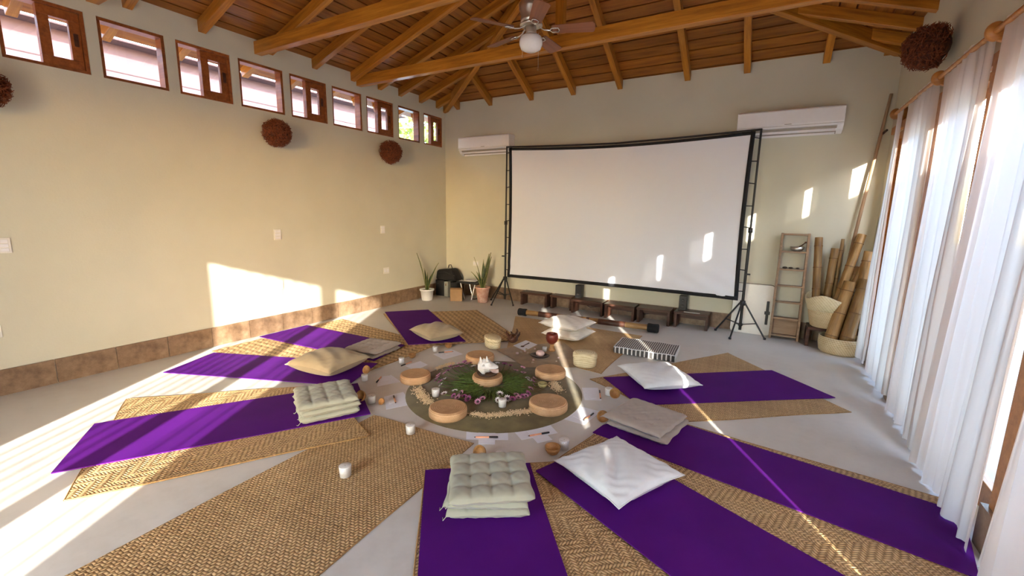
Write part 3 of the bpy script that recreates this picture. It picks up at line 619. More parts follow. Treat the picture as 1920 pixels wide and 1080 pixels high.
for (p, r_, lb) in pad_specs:
    c = fl(*p, .05); t = thing('palm_pad', lb, 'woven pad', (c.x, c.y, AZ), 0, 'round woven palm pads')
    MB().lathe([(.001, 0), (r_*.93, 0), (r_*.99, .008), (r_, .03), (r_*.995, .05), (r_*.96, .064), (r_*.9, .068)], 40, caps=False).build('side_wall', 'palm_pad', t)
    m = MB(); pr = [(.001, .060)]
    for k in range(1, 15): pr.append((r_*.9*k/14, .060+.008*(k/14)**2+.0022*(k % 2)))
    m.lathe(pr[::-1], 40, caps=False).build('woven_top', 'palm_pad', t); PADS.append(c)
# shell on the centre pad
sc0 = PADS[5]
dt = tag(MB().lathe([(.001, .0), (.06, 0), (.088, .012), (.094, .022), (.088, .022), (.055, .010), (.001, .008)], 28).build('dark_dish', 'dark_wood', None, (sc0.x, sc0.y, AZ+.068)), 'dark wooden dish under the white shell', 'dish')
sh = thing('conch_shell', 'white spiked conch shell at the centre of the altar', 'shell', (sc0.x, sc0.y, AZ+.078), radians(30))
rn = random.Random(12)
def shell(u, v):
    th_ = 2*pi*u; s_ = v; x = -.085+.18*s_
    rad = .064*sin(pi*min(1, .10+.86*s_))**.75*(1.0-.35*s_)
    sp_ = 1+.42*max(0, cos(th_*4+.6))**7*math.exp(-((s_-.28)/.17)**2)+.28*max(0, cos(th_*5+1.5))**6*math.exp(-((s_-.55)/.12)**2)
    rad *= sp_
    if sin(th_) < -.2 and .35 < s_ < .95: rad *= .78
    return (x, rad*cos(th_)*1.0, .062+rad*sin(th_)*1.0)
MB().grid(shell, 60, 30).build('shell_body', 'shell_white', sh)
lip = MB(); lip.grid(lambda u, v: (.0+.10*u, -.035-.055*sin(pi*u)*v, .055+.012*v-.045*u*v), 12, 6); lip.build('shell_lip', 'shell_pink', sh)
for k, (ax, az) in enumerate(((-.055, 100), (-.03, 45), (-.03, 150), (.0, 90), (.02, 30), (-.07, 20), (.03, 140))):
    a = radians(az); r0, r1 = .03, .098-.012*(k % 3)
    MB().tube([(ax, r0*cos(a), .062+r0*sin(a)), (ax-.008, r1*cos(a), .062+r1*sin(a))], [.022, .003], 8).build('spike', 'shell_white', sh)
# flowers
def petal_mesh(n, r0, r1, cup):
    m = MB()
    for k in range(n):
        a = 2*pi*k/n; w = pi/n*.9
        m.add([(r0*cos(a), r0*sin(a), 0), (r1*.7*cos(a-w), r1*.7*sin(a-w), cup*.6), (r1*cos(a), r1*sin(a), cup), (r1*.7*cos(a+w), r1*.7*sin(a+w), cup*.6)], [(0, 1, 2, 3)])
    return m
kinds = {'white': ('petal_white', 'small white daisy in the ring around the altar shell', 'white daisies of the altar ring'), 'pink': ('petal_pink', 'small pink flower in the ring around the altar shell', 'pink flowers of the altar ring'), 'magenta': ('petal_magenta', 'small dark magenta flower in the ring around the altar shell', 'magenta flowers of the altar ring')}
protos = {}
def flower(kind, x, y, z, rz, tilt, sc, inward):
    mt, lb, gp = kinds[kind]
    if kind not in protos:
        protos[kind] = (petal_mesh(11, .004, .021, .008).mesh('petals'), MB().ball((0, 0, .003), .0075, 10, 5, .6).mesh('flower_eye'), MB().tube([(0, 0, -.002), (-.03, 0, -.012), (-.14, 0, -.016), (-.25, .012, -.014)], .0022, 5).mesh('stem'))
        for me, mm in zip(protos[kind], (mt, 'flower_eye', 'stem_green')): me.materials.append(MATS[mm])
    t = thing('altar_flower', lb, 'flower', (x, y, z), rz, gp); t.scale = (sc,)*3
    for nm, me in zip(('petals', 'flower_eye', 'stem'), protos[kind]):
        o = bpy.data.objects.new(nm, me); COL.objects.link(o); o.parent = t
        if nm != 'stem': o.rotation_euler = (0, tilt, 0)
fp = [((821, 708), 'pink'), ((826, 716), 'magenta'), ((832, 711), 'white'), ((827, 722), 'white'), ((833, 738), 'white'), ((853, 733), 'white'), ((865, 737), 'pink'), ((851, 741), 'magenta'), ((870, 743), 'magenta'), ((905, 748), 'pink'), ((896, 754), 'pink'), ((937, 740), 'white'), ((951, 746), 'white'), ((934, 751), 'white'), ((968, 740), 'pink'), ((961, 747), 'magenta'), ((980, 742), 'magenta'), ((990, 737), 'magenta'), ((995, 729), 'pink'), ((1001, 721), 'magenta'), ((1002, 710), 'pink'), ((993, 714), 'white'), ((989, 708), 'white'), ((981, 700), 'pink'), ((980, 690), 'pink'), ((967, 694), 'pink'), ((888, 686), 'white'), ((875, 683), 'pink'), ((866, 686), 'pink'), ((857, 688), 'magenta'), ((848, 690), 'pink'), ((840, 694), 'magenta'), ((834, 700), 'pink'), ((871, 678), 'magenta'), ((882, 680), 'pink'), ((861, 682), 'pink'), ((845, 686), 'magenta'), ((933, 681), 'white'), ((946, 683), 'magenta'), ((957, 686), 'magenta'), ((818, 712), 'magenta'), ((823, 703), 'pink'), ((942, 757), 'white'), ((858, 746), 'pink'), ((972, 745), 'pink'), ((999, 715), 'magenta'), ((986, 742), 'pink'), ((878, 747), 'magenta')]
rn = random.Random(5)
for p, kd in fp:
    c = fl(*p, .03); d = Vector((c.x-AC.x, c.y-AC.y)); a = atan2(d.y, d.x)
    flower(kd, c.x, c.y, .024+rn.uniform(-.003, .008), a, rn.uniform(.1, .8), rn.uniform(1.25, 1.75), 0)
m = MB()
for k in range(520):
    a = rn.uniform(0, 2*pi); r0 = rn.uniform(.10, .2); r1 = r0+rn.uniform(.10, .22); a1 = a+rn.uniform(-.18, .18)
    z0, z1 = rn.uniform(.008, .03), rn.uniform(.008, .035)
    m.tube([(r0*cos(a), r0*sin(a), z0), ((r0+r1)/2*cos((a+a1)/2), (r0+r1)/2*sin((a+a1)/2), (z0+z1)/2+.006), (r1*cos(a1), r1*sin(a1), z1)], [.003, .0036, .0016], 4, cap=False)
g = tag(m.build('greenery', 'stem_green', None, (AC.x-.06, AC.y+.06, AZ)), 'bed of thin green stems radiating around the shell', 'greenery'); g['kind'] = 'stuff'
m = MB()
for k in range(160):
    a = rn.uniform(.2, 1.9); r0 = rn.uniform(.22, .3); r1 = r0+rn.uniform(.05, .16); a1 = a+rn.uniform(-.15, .15)
    m.tube([(r0*cos(a), r0*sin(a), rn.uniform(.006, .03)), (r1*cos(a1), r1*sin(a1), rn.uniform(.006, .03))], [.003, .0015], 4, cap=False)
tag(m.build('dry_stems', 'stem_dry', None, (AC.x-.02, AC.y+.02, AZ)), 'dry brown flower stems at the far side of the altar', 'dried stems')['kind'] = 'stuff'
# grain piles
def grains(label, path, width, n, seed):
    rn = random.Random(seed); P = [fl(*p, .01) for p in path]; m = MB(); c = sum(P, Vector())/len(P)
    for k in range(n):
        t = rn.random()*(len(P)-1); i = min(int(t), len(P)-2); q = P[i].lerp(P[i+1], t-i)+Vector((rn.gauss(0, width*.42), rn.gauss(0, width*.42), 0))
        z = .004+rn.random()*.010; a = rn.uniform(0, pi); l, w = .0075, .0042
        e, f = Vector((cos(a), sin(a), rn.uniform(-.3, .3)))*l, Vector((-sin(a), cos(a), 0))*w; q = Vector((q.x-c.x, q.y-c.y, z)); u = Vector((0, 0, w))
        m.add([q-e, q+f, q+e, q-f, q+u, q-u], [(0, 1, 4), (1, 2, 4), (2, 3, 4), (3, 0, 4), (1, 0, 5), (2, 1, 5), (3, 2, 5), (0, 3, 5)])
    tag(m.build('grain_pile', 'grain', None, (c.x, c.y, AZ)), label, 'grain')['kind'] = 'stuff'
grains('scattered corn kernels between the two left palm pads', [(782, 727), (792, 742), (806, 756)], .055, 620, 1)
grains('scattered corn kernels along the front edge of the altar cloth', [(886, 776), (915, 780), (945, 777), (975, 773), (1000, 770)], .045, 800, 2)
grains('scattered corn kernels between the two right palm pads', [(1036, 716), (1040, 724), (1049, 733)], .055, 420, 3)
grains('scattered corn kernels near the altar rim at the far left', [(820, 692), (833, 686), (850, 681)], .04, 260, 4)
# candles
cs = [((753, 681), .0, 'white votive candle in glass beside the bowl by the flat taupe cushions', 1), ((684, 714), 0, 'white votive candle in glass beside the tan pillow mat', 1), ((697, 756), 0, 'white votive candle in glass beside the sage cushion stack', 1.15), ((770, 813), 0, 'white votive candle at the corner of the bare palm mat', 1.15), ((648, 893), 0, 'white votive candle in the middle of the bare palm mat', 1.2), ((816, 659), 0, 'white votive candle in glass before the farthest purple mat', 1), ((938, 866), 0, 'white votive candle just behind the tufted cushion stack', 1.1), ((1057, 842), 0, 'white votive candle beside the wooden bowl near the large white pillow', 1.2), ((1141, 741), 0, 'white votive candle at the corner of the mat nearest the bamboo poles', 1.1), ((1021, 659), 0, 'white votive candle beside the red clay goblet', .9), ((817, 743), AZ, 'white votive candle on the left of the altar cloth', 1.15), ((942, 763), AZ, 'white votive candle on the front of the altar cloth', 1.15)]
ZC = {770: .0079, 648: .0079, 1141: .0145, 1021: .0096, 753: .0075, 684: .0075}
for (p, z, lb, s_) in cs:
    z = z or ZC.get(p[0], 0.); c = fl(*p, z); t = thing('votive_candle', lb, 'candle', (c.x, c.y, z), 0, 'white votive candles'); t.scale = (s_,)*3
    MB().lathe([(.001, 0), (.022, 0), (.027, .002), (.031, .064), (.029, .064), (.0255, .004), (.001, .004)], 20).build('glass_cup', 'candle_glass', t)
    MB().lathe([(.001, .0045), (.0252, .0045), (.0285, .055), (.027, .057), (.001, .055)], 20).build('wax', 'wax', t)
    MB().tube([(0, 0, .05), (.001, 0, .058)], .0012, 5).build('wick', 'ink', t)
# bowls
bs = [((773, 671), 'upright', 'small wooden bowl beside the flat taupe cushions', .9, 'bowl_wood', .0075), ((692, 700), 'side', 'small wooden bowl on its side by the tan pillow mat', .9, 'bowl_wood', .0075), ((683, 752), 'side', 'small dark wooden bowl tipped over beside the sage cushion stack', 1.05, 'bowl_wood', 0), ((841, 652), 'upright', 'small wooden bowl before the farthest purple mat', 1.0, 'bowl_wood', 0), ((905, 858), 'side', 'wooden bowl tipped behind the tufted cushion stack', 1.0, 'bowl_wood', 0), ((1036, 851), 'upright', 'wooden bowl beside the candle near the large white pillow', 1.15, 'bowl_wood', 0), ((1133, 790), 'side', 'wooden bowl tipped against the thin taupe cushions', 1.0, 'bowl_wood', .0), ((1155, 746), 'side', 'wooden bowl on its side at the mat corner by a candle', 1.0, 'bowl_wood', .0145), ((1017, 727), 'upright', 'olive green cup on the altar cloth between the right palm pads', .95, 'lime_cup', AZ), ((719, 758), 'side', 'small wooden cup lying by the papers near the sage stack', .6, 'bowl_wood', 0)]
for (p, st_, lb, s_, mt, z) in bs:
    c = fl(*p, z); t = thing('small_bowl', lb, 'bowl', (c.x, c.y, z), rn.uniform(0, 6)*0+.6, 'small wooden bowls'); t.scale = (s_,)*3
    m = MB().lathe([(.001, 0), (.018, 0), (.030, .009), (.040, .026), (.043, .045), (.040, .045), (.036, .028), (.026, .012), (.001, .008)], 24)
    o = m.build('bowl_body', mt, t)
    MB().lathe([(.0395, .0445), (.0415, .0465), (.0435, .0445)], 24, caps=False).build('rim', mt, o)
    if st_ == 'side': o.rotation_euler = (radians(62), 0, radians(-35)); o.location = (0, 0, .034)
# papers, cards, pens
def flatquad(name, mt, pts, z, lb, cat, grp, th=.0008):
    P = [fl(*p, z) for p in pts]; c = sum(P, Vector())/4; m = MB(); q_ = [(p.x-c.x, p.y-c.y, 0) for p in P]
    if (P[1]-P[0]).cross(P[2]-P[1]).z < 0: q_ = q_[::-1]
    m.hexa(q_+[(x, y, th) for x, y, _ in q_]); return tag(m.build(name, mt, None, (c.x, c.y, z)), lb, cat, grp)
def pen(a, b, z, lb, name='marker_pen'):
    A, B = fl(*a, z), fl(*b, z); L = (B-A).length; t = thing(name, lb, 'pen', (A.x, A.y, z+.0058), atan2(B.y-A.y, B.x-A.x), 'orange marker pens')
    MB().tube([(0, 0, 0), (L*.05, 0, 0), (L*.06, 0, 0)], [.002, .003, .0055], 10).build('tip', 'pen_black', t)
    MB().tube([(L*.06, 0, 0), (L*.62, 0, 0)], .0056, 10).build('barrel', 'pen_orange', t)
    MB().tube([(L*.62, 0, 0), (L*.97, 0, 0), (L, 0, 0)], [.0063, .0063, .004], 10).build('cap', 'pen_black', t)
sets = [('in front of the altar, left of two', [(875, 794), (952, 796), (953, 825), (874, 824)], [(897, 807), (929, 808), (928, 833), (897, 833)], ((889, 821), (934, 821))),
        ('in front of the altar, right of two', [(953, 797), (1027, 792), (1046, 812), (978, 825)], [(988, 808), (1015, 805), (1036, 825), (1008, 831)], ((990, 819), (1030, 812))),
        ('right of the altar by the tipped bowl', [(1048, 783), (1092, 763), (1126, 772), (1095, 797)], [(1075, 781), (1090, 775), (1110, 783), (1095, 790)], ((1094, 790), (1113, 776))),
        ('at the right of the altar by the corner candle', [(1091, 727), (1121, 727), (1128, 751), (1096, 750)], [(1108, 738), (1116, 738), (1118, 747), (1109, 747)], ((1126, 749), (1124, 733))),
        ('left of the altar by the sage cushion stack', [(720, 744), (756, 735), (773, 758), (724, 768)], [(727, 746), (738, 742), (743, 754), (731, 758)], None),
        ('left of the altar by the tan pillow mat', [(709, 712), (733, 703), (752, 716), (707, 725)], [(716, 706), (733, 704), (731, 713), (714, 715)], ((715, 707), (706, 718))),
        ('at the far left beside the bowl', [(760, 686), (788, 677), (802, 684), (778, 695)], None, ((773, 679), (752, 687))),
        ('at the far side before the tan pillow', [(812, 664), (850, 656), (868, 664), (832, 674)], [(833, 657), (847, 655), (850, 662), (836, 665)], ((850, 660), (822, 662))),
        ('at the far side holding a dark spoon', [(962, 648), (986, 638), (1008, 646), (984, 658)], None, None)]
for k, (lb, sh_, cd, pn) in enumerate(sets):
    z = .0003 if k not in (8,) else .0096
    flatquad('paper_sheet', 'paper', sh_, z, 'white sheet of paper ' + lb, 'paper', 'white paper sheets')
    if cd: flatquad('note_card', 'paper', cd, z+.001, 'small white note card ' + lb, 'card', 'small white note cards', .0016)
    if pn: pen(pn[0], pn[1], z+.0027, 'orange marker pen with black cap ' + lb)
    if k == 4: pen((742, 757), (738, 743), z+.0027, 'thin dark pen on the note card by the sage cushion stack', 'thin_pen')
# spoon on the far sheet
A, B = fl(978, 651, .0105), fl(992, 644, .0105); t = thing('dark_spoon', 'dark wooden spoon lying on the far sheet of paper', 'spoon', (A.x, A.y, .0108), atan2(B.y-A.y, B.x-A.x)); L = (B-A).length
MB().ball((.02, 0, .005), .022, 12, 6, .25).build('spoon_bowl', 'dark_wood', t); MB().tube([(.03, 0, .005), (L, 0, .006)], [.004, .006], 6).build('handle', 'dark_wood', t)
# lidded baskets
c = (fl(913, 650)+fl(947, 652))/2; ob = thing('oval_basket', 'oval cream palm basket with flat lid behind the altar', 'basket', (-2.555, 3.985, .0075), radians(-35))
MB().lathe([(.001, 0), (.115, 0), (.128, .01), (.132, .05), (.130, .082), (.001, .083)], 40, sx=1, sy=.62).build('basket_body', 'palm_box', ob)
MB().lathe([(.001, .0835), (.137, .0835), (.140, .09), (.138, .112), (.13, .118), (.001, .120)], 40, sx=1, sy=.62).build('lid', 'palm_box', ob)
bb = thing('palm_box', 'sunlit yellow woven palm box right of the clay goblet', 'basket', (-1.455, 3.96, .0075), radians(15))
MB().lathe([(.001, 0), (.098, 0), (.112, .012), (.116, .06), (.112, .095)], 36, caps=False, sx=1, sy=.78).build('basket_body', 'palm_box', bb)
MB().lathe([(.118, .088), (.121, .094), (.119, .128), (.105, .142), (.001, .146)], 36, caps=False, sx=1, sy=.78).build('lid', 'palm_box', bb)
# goblet
cp = thing('clay_goblet', 'dark red clay goblet in front of the cream square cushions', 'goblet', (-1.935, 4.215, .0096))
MB().lathe([(.001, .075), (.03, .080), (.056, .105), (.068, .14), (.066, .175), (.060, .195), (.054, .195), (.058, .172), (.055, .13), (.03, .10), (.001, .095)], 30).build('cup', 'red_clay', cp)
MB().lathe([(.001, 0), (.040, 0), (.042, .012), (.030, .03), (.022, .055), (.030, .082), (.001, .083)], 24).build('foot', 'bowl_wood', cp)
# stone dish and pebbles
c = fl(1012, 669, .01); sd_ = tag(MB().lathe([(.001, 0), (.06, 0), (.082, .012), (.09, .024), (.085, .024), (.06, .012), (.001, .008)], 26, sx=1.15, sy=.8).build('stone_dish', 'dark_dish', None, (c.x, c.y, .0096), .3), 'dark dish holding a round pink stone', 'dish')
m = MB().ball((0, 0, .032), .046, 18, 10, .72); tag(m.build('pink_stone', 'pink_stone', None, (c.x+.005, c.y, .0185)), 'round pink stone in the dark dish', 'stone')
for k, (p, s_) in enumerate((((970, 664), .018), ((977, 661), .014), ((984, 660), .012), ((990, 664), .015), ((1003, 655), .010), ((999, 681), .014), ((1047, 672), .012), ((1043, 678), .010), ((1000, 676), .011), ((987, 656), .013))):
    c = fl(*p, .01); m = MB().ball((0, 0, s_*.65), s_, 10, 6, .65)
    tag(m.build('pebble', 'pebble' if k % 2 else 'pink_stone', None, (c.x, c.y, .0096), k), 'small tumbled pebble on the brown cloth near the pink stone', 'stone', 'pebbles on the brown cloth')
dk = thing('dark_root', 'dark knobbly root ornament behind the oval basket', 'ornament', (-2.42, 4.20, .0145), .4)
m = MB().ball((0, 0, .06), .062, 14, 8, .9); m.build('root_body', 'dark_wood', dk)
for k in range(7):
    a = k*.9; MB().tube([(.04*cos(a), .04*sin(a), .07), (.075*cos(a), .075*sin(a), .11+.02*sin(k*2)), (.08*cos(a+.2), .08*sin(a+.2), .135+.02*sin(k*2))], [.02, .012, .005], 7).build('root_knob', 'dark_wood', dk)
# rain stick
a, b = Vector((-3.06, 5.47, .062)), Vector((-1.10, 5.63, .062)); L = (b-a).length
rs = thing('rain_stick', 'long bamboo rain stick with black ends before the benches', 'instrument', a, atan2(b.y-a.y, b.x-a.x))
MB().tube([(.07, 0, 0), (L-.07, 0, 0)], .038, 16).build('bamboo_tube', 'bamboo', rs)
for x0, x1 in ((.32, .60), (1.02, 1.06), (L-.78, L-.42), (.78, .81)): MB().tube([(x0, 0, 0), (x1, 0, 0)], .0395, 16).build('dark_band', 'dark_wood', rs)
for x0, x1, rr_ in ((0, .13, .054), (L-.14, L, .058)): MB().tube([(x0, 0, 0), (x0+.01, 0, 0), ((x0+x1)/2, 0, 0), (x1-.01, 0, 0), (x1, 0, 0)], [rr_*.85, rr_, rr_*.93, rr_, rr_*.85], 14).build('end_cap', 'black_fabric', rs)

# ================================================================== PROJECTION SCREEN
YS = 6.17; xa, xb = -3.72, -.21; zb, zt = .44, 2.485
ps = thing('projection_screen', 'wide white projection screen with black border on two tripods', 'projection screen', ((xa+xb)/2, YS, 0)); hw = (xb-xa)/2
fx0, fx1 = -hw+.055, hw-.055; fz0, fz1 = zb, zt
def fabf(u, v):
    x = fx0+(fx1-fx0)*u; z = fz0+(fz1-fz0)*v
    sag = -.055*sin(pi*u)*v**2+.012*sin(pi*u)*(1-v); pull = .018*sin(pi*v)*((1-u)**6-u**6)
    c1 = math.exp(-((u-1)**2+(v)**2)/.06); wr = .012*sin((u*.9+v*1.1)*55)*c1
    c2 = math.exp(-((u-.0)**2+(v)**2)/.03); wr += .006*sin((u-v)*60)*c2
    return (x+pull, -.02+wr+.008*sin(pi*u)*sin(pi*v), z+sag)
MB().grid(fabf, 90, 50).build('screen_fabric', 'screen_fabric', ps)
BW = .048
def border(path_uv, inward):
    m = MB(); vs = []
    for (u, v) in path_uv:
        p = Vector(fabf(u, v)); q_ = p+Vector(inward)*BW; vs += [(p.x, p.y-.006, p.z), (q_.x, q_.y-.006, q_.z)]
    n = len(path_uv); m.add(vs, [(2*i, 2*i+1, 2*i+3, 2*i+2) for i in range(n-1)], True)
    o = m.build('border', 'black_fabric', ps); md = o.modifiers.new('thickness', 'SOLIDIFY'); md.thickness = .003; return o
N_ = 40
border([(i/N_, 1) for i in range(N_+1)], (0, 0, -.75)); border([(i/N_, 0) for i in range(N_+1)], (0, 0, 1)); border([(0, i/N_) for i in range(N_+1)], (1, 0, 0)); border([(1, i/N_) for i in range(N_+1)], (-1, 0, 0))
for sx, xx in ((-1, -hw), (1, hw)):
    MB().tube([(xx, 0, .06), (xx, 0, 1.35)], .017, 12).build('pole', 'black_metal', ps)
    MB().tube([(xx, 0, 1.30), (xx, 0, zt+.03)], .0125, 12).build('pole', 'black_metal', ps)
    MB().lathe([(.001, -.03), (.026, -.03), (.026, .03), (.001, .03)], 14, (xx, 0, 1.32)).build('clamp_collar', 'black_plastic', ps)
    MB().tube([(xx, -.02, .78), (xx+sx*.05, -.03, .78)], .011, 8).build('clamp_knob', 'black_plastic', ps)
    MB().lathe([(.001, -.03), (.03, -.03), (.034, 0), (.03, .03), (.001, .03)], 14, (xx, 0, .41)).build('leg_hub', 'black_plastic', ps)
    MB().lathe([(.001, -.015), (.026, -.015), (.026, .015), (.001, .015)], 14, (xx, 0, .13)).build('brace_hub', 'black_plastic', ps)
    for k, a in enumerate((-105, -20, 160) if sx > 0 else (-100, 165, -32)):
        a = radians(a); rr_ = .33 if abs(sin(a)) > .6 else .30; ft = Vector((xx+rr_*cos(a), rr_*sin(a)*(1 if sin(a) < 0 else .35), .012)); hp = Vector((xx+.03*cos(a), .03*sin(a), .41))
        lg = MB().tube([hp, ft], .0105, 8).build('tripod_leg', 'black_metal', ps)
        MB().tube([ft+Vector((0, 0, .012)), ft+Vector((0, 0, -.012))], .016, 8).build('rubber_foot', 'black_plastic', lg)
        MB().tube([(xx, 0, .13), hp.lerp(ft, .58)], .007, 6).build('brace', 'black_metal', ps)
    for k in range(8):
        z = zb+.12+k*(zt-zb-.2)/7.; MB().tube([(xx, -.01, z), (xx-sx*.075, -.03, z+.01*(k % 2))], .0065, 6).build('elastic_tie', 'black_fabric', ps)
MB().tube([(-hw, 0, zt+.02), (-hw*.5, 0, zt-.012), (0, 0, zt-.03), (hw*.5, 0, zt-.012), (hw, 0, zt+.02)], .0125, 10).build('top_bar', 'black_metal', ps)

# ================================================================== BENCHES AND SPEAKERS
bn = [(-3.43, -2.95, 6.17, 'leftmost dark wooden bench under the screen, by the pink pot'), (-2.90, -2.53, 6.19, 'second dark bench from the left under the screen'), (-2.50, -2.00, 6.08, 'third dark bench from the left, beside a sun spot'), (-1.97, -1.53, 6.045, 'fourth dark bench from the left under the screen'), (-1.50, -1.05, 6.05, 'fifth dark bench from the left under the screen'), (-1.01, -.575, 6.075, 'rightmost dark bench under the screen, with a white strip on top')]
for k, (x0, x1, yf, lb) in enumerate(bn):
    w = x1-x0; d = .26; h = .215
    t = thing('low_bench', lb, 'bench', ((x0+x1)/2, yf, 0), 0, 'low dark wooden benches under the screen')
    MB().box(-w/2, w/2, -.005, d, h-.03, h).build('seat', 'dark_wood', t, bevel=.004)
    for s_ in (-1, 1): MB().box(s_*(w/2-.005)-(.035 if s_ > 0 else 0), s_*(w/2-.005)+(0 if s_ > 0 else .035), .01, d-.01, 0, h-.03).build('leg_panel', 'dark_wood', t, bevel=.004)
    MB().box(-w/2+.04, w/2-.04, .20, .22, .10, h-.03).build('stretcher', 'dark_wood', t)
tag(MB().box(-.1, .1, -.015, .015, 0, .004).build('white_strip', 'off_white', None, (-.79, 6.12, .2155)), 'thin white strip lying on the rightmost bench', 'strip')
for k, (x, y, lb) in enumerate(((-2.43, 6.19, 'small black speaker on the dark bench nearer the sun spots'), (-.925, 6.20, 'small black speaker on the rightmost dark bench'))):
    t = thing('speaker', lb, 'speaker', (x, y, .2155), 0, 'small black speakers on the benches')
    MB().box(-.05, .05, 0, .11, 0, .20).build('cabinet', 'black_plastic', t, bevel=.006)
    for z, r_ in ((.065, .036), (.145, .026)):
        m = MB().lathe([(.001, 0), (r_*.5, .002), (r_*.9, .006), (r_, .004)], 20, caps=False)
        m.v = [(a, -.001-c+.001, b+z) for a, b, c in m.v]; m.build('driver', 'black_metal', t)
cb = [(-2.40, 6.32, .12), (-2.28, 6.33, .07), (-2.1, 6.33, .10), (-1.95, 6.335, .13), (-1.7, 6.33, .08), (-1.45, 6.33, .07), (-1.25, 6.33, .11), (-1.0, 6.33, .14)]
tag(MB().tube(cb, .005, 6).build('speaker_cable', 'black_plastic'), 'black cable hanging behind the low benches', 'cable')

# ================================================================== AIR CONDITIONERS
for (xc_, w, lb, cov) in ((-4.20, 1.0, 'white wall air conditioner partly behind the screen at the left', 0), (.055, 1.06, 'white wall air conditioner with open vent at the right', 1)):
    t = thing('air_conditioner', lb, 'air conditioner', (xc_, YB, 2.43), 0, 'wall air conditioners')
    pr = [(0, 0), (-.05, 0), (-.13, .035), (-.172, .085), (-.185, .12), (-.185, .27), (-.172, .285), (0, .285)]
    m = MB(); n = len(pr); m.add([(-w/2, y, z) for y, z in pr]+[(w/2, y, z) for y, z in pr], [(i, (i+1) % n, n+(i+1) % n, n+i) for i in range(n)]+[tuple(range(n))[::-1], tuple(range(n, 2*n))])
    m.build('body', 'white_plastic', t, bevel=.006)
    m = MB(); m.add([(-w/2+.06, -.055, .001), (w/2-.06, -.055, .001), (w/2-.06, -.168, .075), (-w/2+.06, -.168, .075)], [(0, 1, 2, 3)]); o = m.build('air_vent', 'grey_vent', t); o.location = (0, -.006, -.006)
    for k in range(2): MB().beam((-w/2+.07, -.085-.048*k, .004+.035*k), (w/2-.07, -.085-.048*k, .004+.035*k), .006, .028).build('louvre', 'white_plastic', t)
    MB().box(-.035, .035, -.1865, -.1850, .112, .119).build('maker_plate', 'grey_vent', t)
    MB().box(w/2-.19, w/2-.185, -.1865, -.185, .10, .11).build('status_lamp', 'off_white', t)
    MB().box(-w/2+.005, w/2-.005, -.1858, -.183, .098, .101).build('panel_gap', 'grey_vent', t)

# ================================================================== CEILING FAN
fn_ = thing('ceiling_fan', 'ceiling fan with wooden blades and white glass globe', 'ceiling fan', (XC, 3.79, 0))
MB().tube([(0, 0, 3.36), (0, 0, ZR-.16)], .013, 10).build('down_rod', 'brass_dark', fn_)
MB().lathe([(.001, 0), (.06, 0), (.05, -.05), (.02, -.07), (.001, -.07)][::-1], 24, (0, 0, ZR-.16)).build('canopy', 'brass_dark', fn_)
MB().lathe([(.001, 3.165), (.075, 3.165), (.095, 3.18), (.098, 3.20), (.092, 3.235), (.112, 3.285), (.118, 3.33), (.10, 3.355), (.001, 3.365)], 36).build('motor_housing', 'brass_dark', fn_)
MB().lathe([(.09, 3.150), (.102, 3.155), (.102, 3.165), (.09, 3.17)], 32).build('trim_ring', 'brass_dark', fn_)
MB().lathe([(.001, 3.075), (.045, 3.075), (.05, 3.09), (.046, 3.15), (.001, 3.155)], 24).build('switch_housing', 'brass_dark', fn_)
MB().lathe([(.001, 2.938), (.05, 2.940), (.088, 2.957), (.104, 2.994), (.106, 3.02), (.096, 3.056), (.066, 3.078), (.001, 3.08)], 32).build('glass_globe', 'opal_glass', fn_)
for k in range(5):
    a = radians(19+72*k); R_ = Matrix.Rotation(a, 4, 'Z') @ Matrix.Rotation(radians(-13), 4, 'X')
    pts = []
    for i in range(13):
        t_ = i/12; pts.append((.20+.35*t_, .056+.014*t_))
    outl = [(.19, -.04)]+[(x, -y) for x, y in pts]+[(.565, -.05), (.572, 0), (.565, .05)]+[(x, y) for x, y in pts[::-1]]+[(.19, .04)]
    n = len(outl); m = MB(); m.add([(x, y, -.003) for x, y in outl]+[(x, y, .003) for x, y in outl], [tuple(range(n))[::-1], tuple(range(n, 2*n))]+[(i, (i+1) % n, n+(i+1) % n, n+i) for i in range(n)])
    b = m.build('blade', 'fan_blade', fn_); b.matrix_local = Matrix.Translation((0, 0, 3.115)) @ R_
    ir = MB().tube([(.07, 0, .03), (.12, 0, .0), (.17, .0, -.008)], .008, 8); ir.tube([(.17, 0, -.008), (.19, .028, -.008), (.245, .028, -.008), (.255, 0, -.008), (.245, -.028, -.008), (.19, -.028, -.008), (.17, 0, -.008)], .006, 6)
    o = ir.build('blade_iron', 'chrome', fn_); o.matrix_local = Matrix.Translation((0, 0, 3.115)) @ R_
for x, y, zl in ((-.05, -.06, 2.895), (.055, .04, 2.80)):
    c = MB().tube([(x, y, 3.10), (x*1.05, y*1.05, zl)], .0015, 5).build('pull_chain', 'brass_dark', fn_)
    MB().ball((x*1.05, y*1.05, zl-.01), .012, 10, 6).build('chain_fob', 'bowl_wood', c)

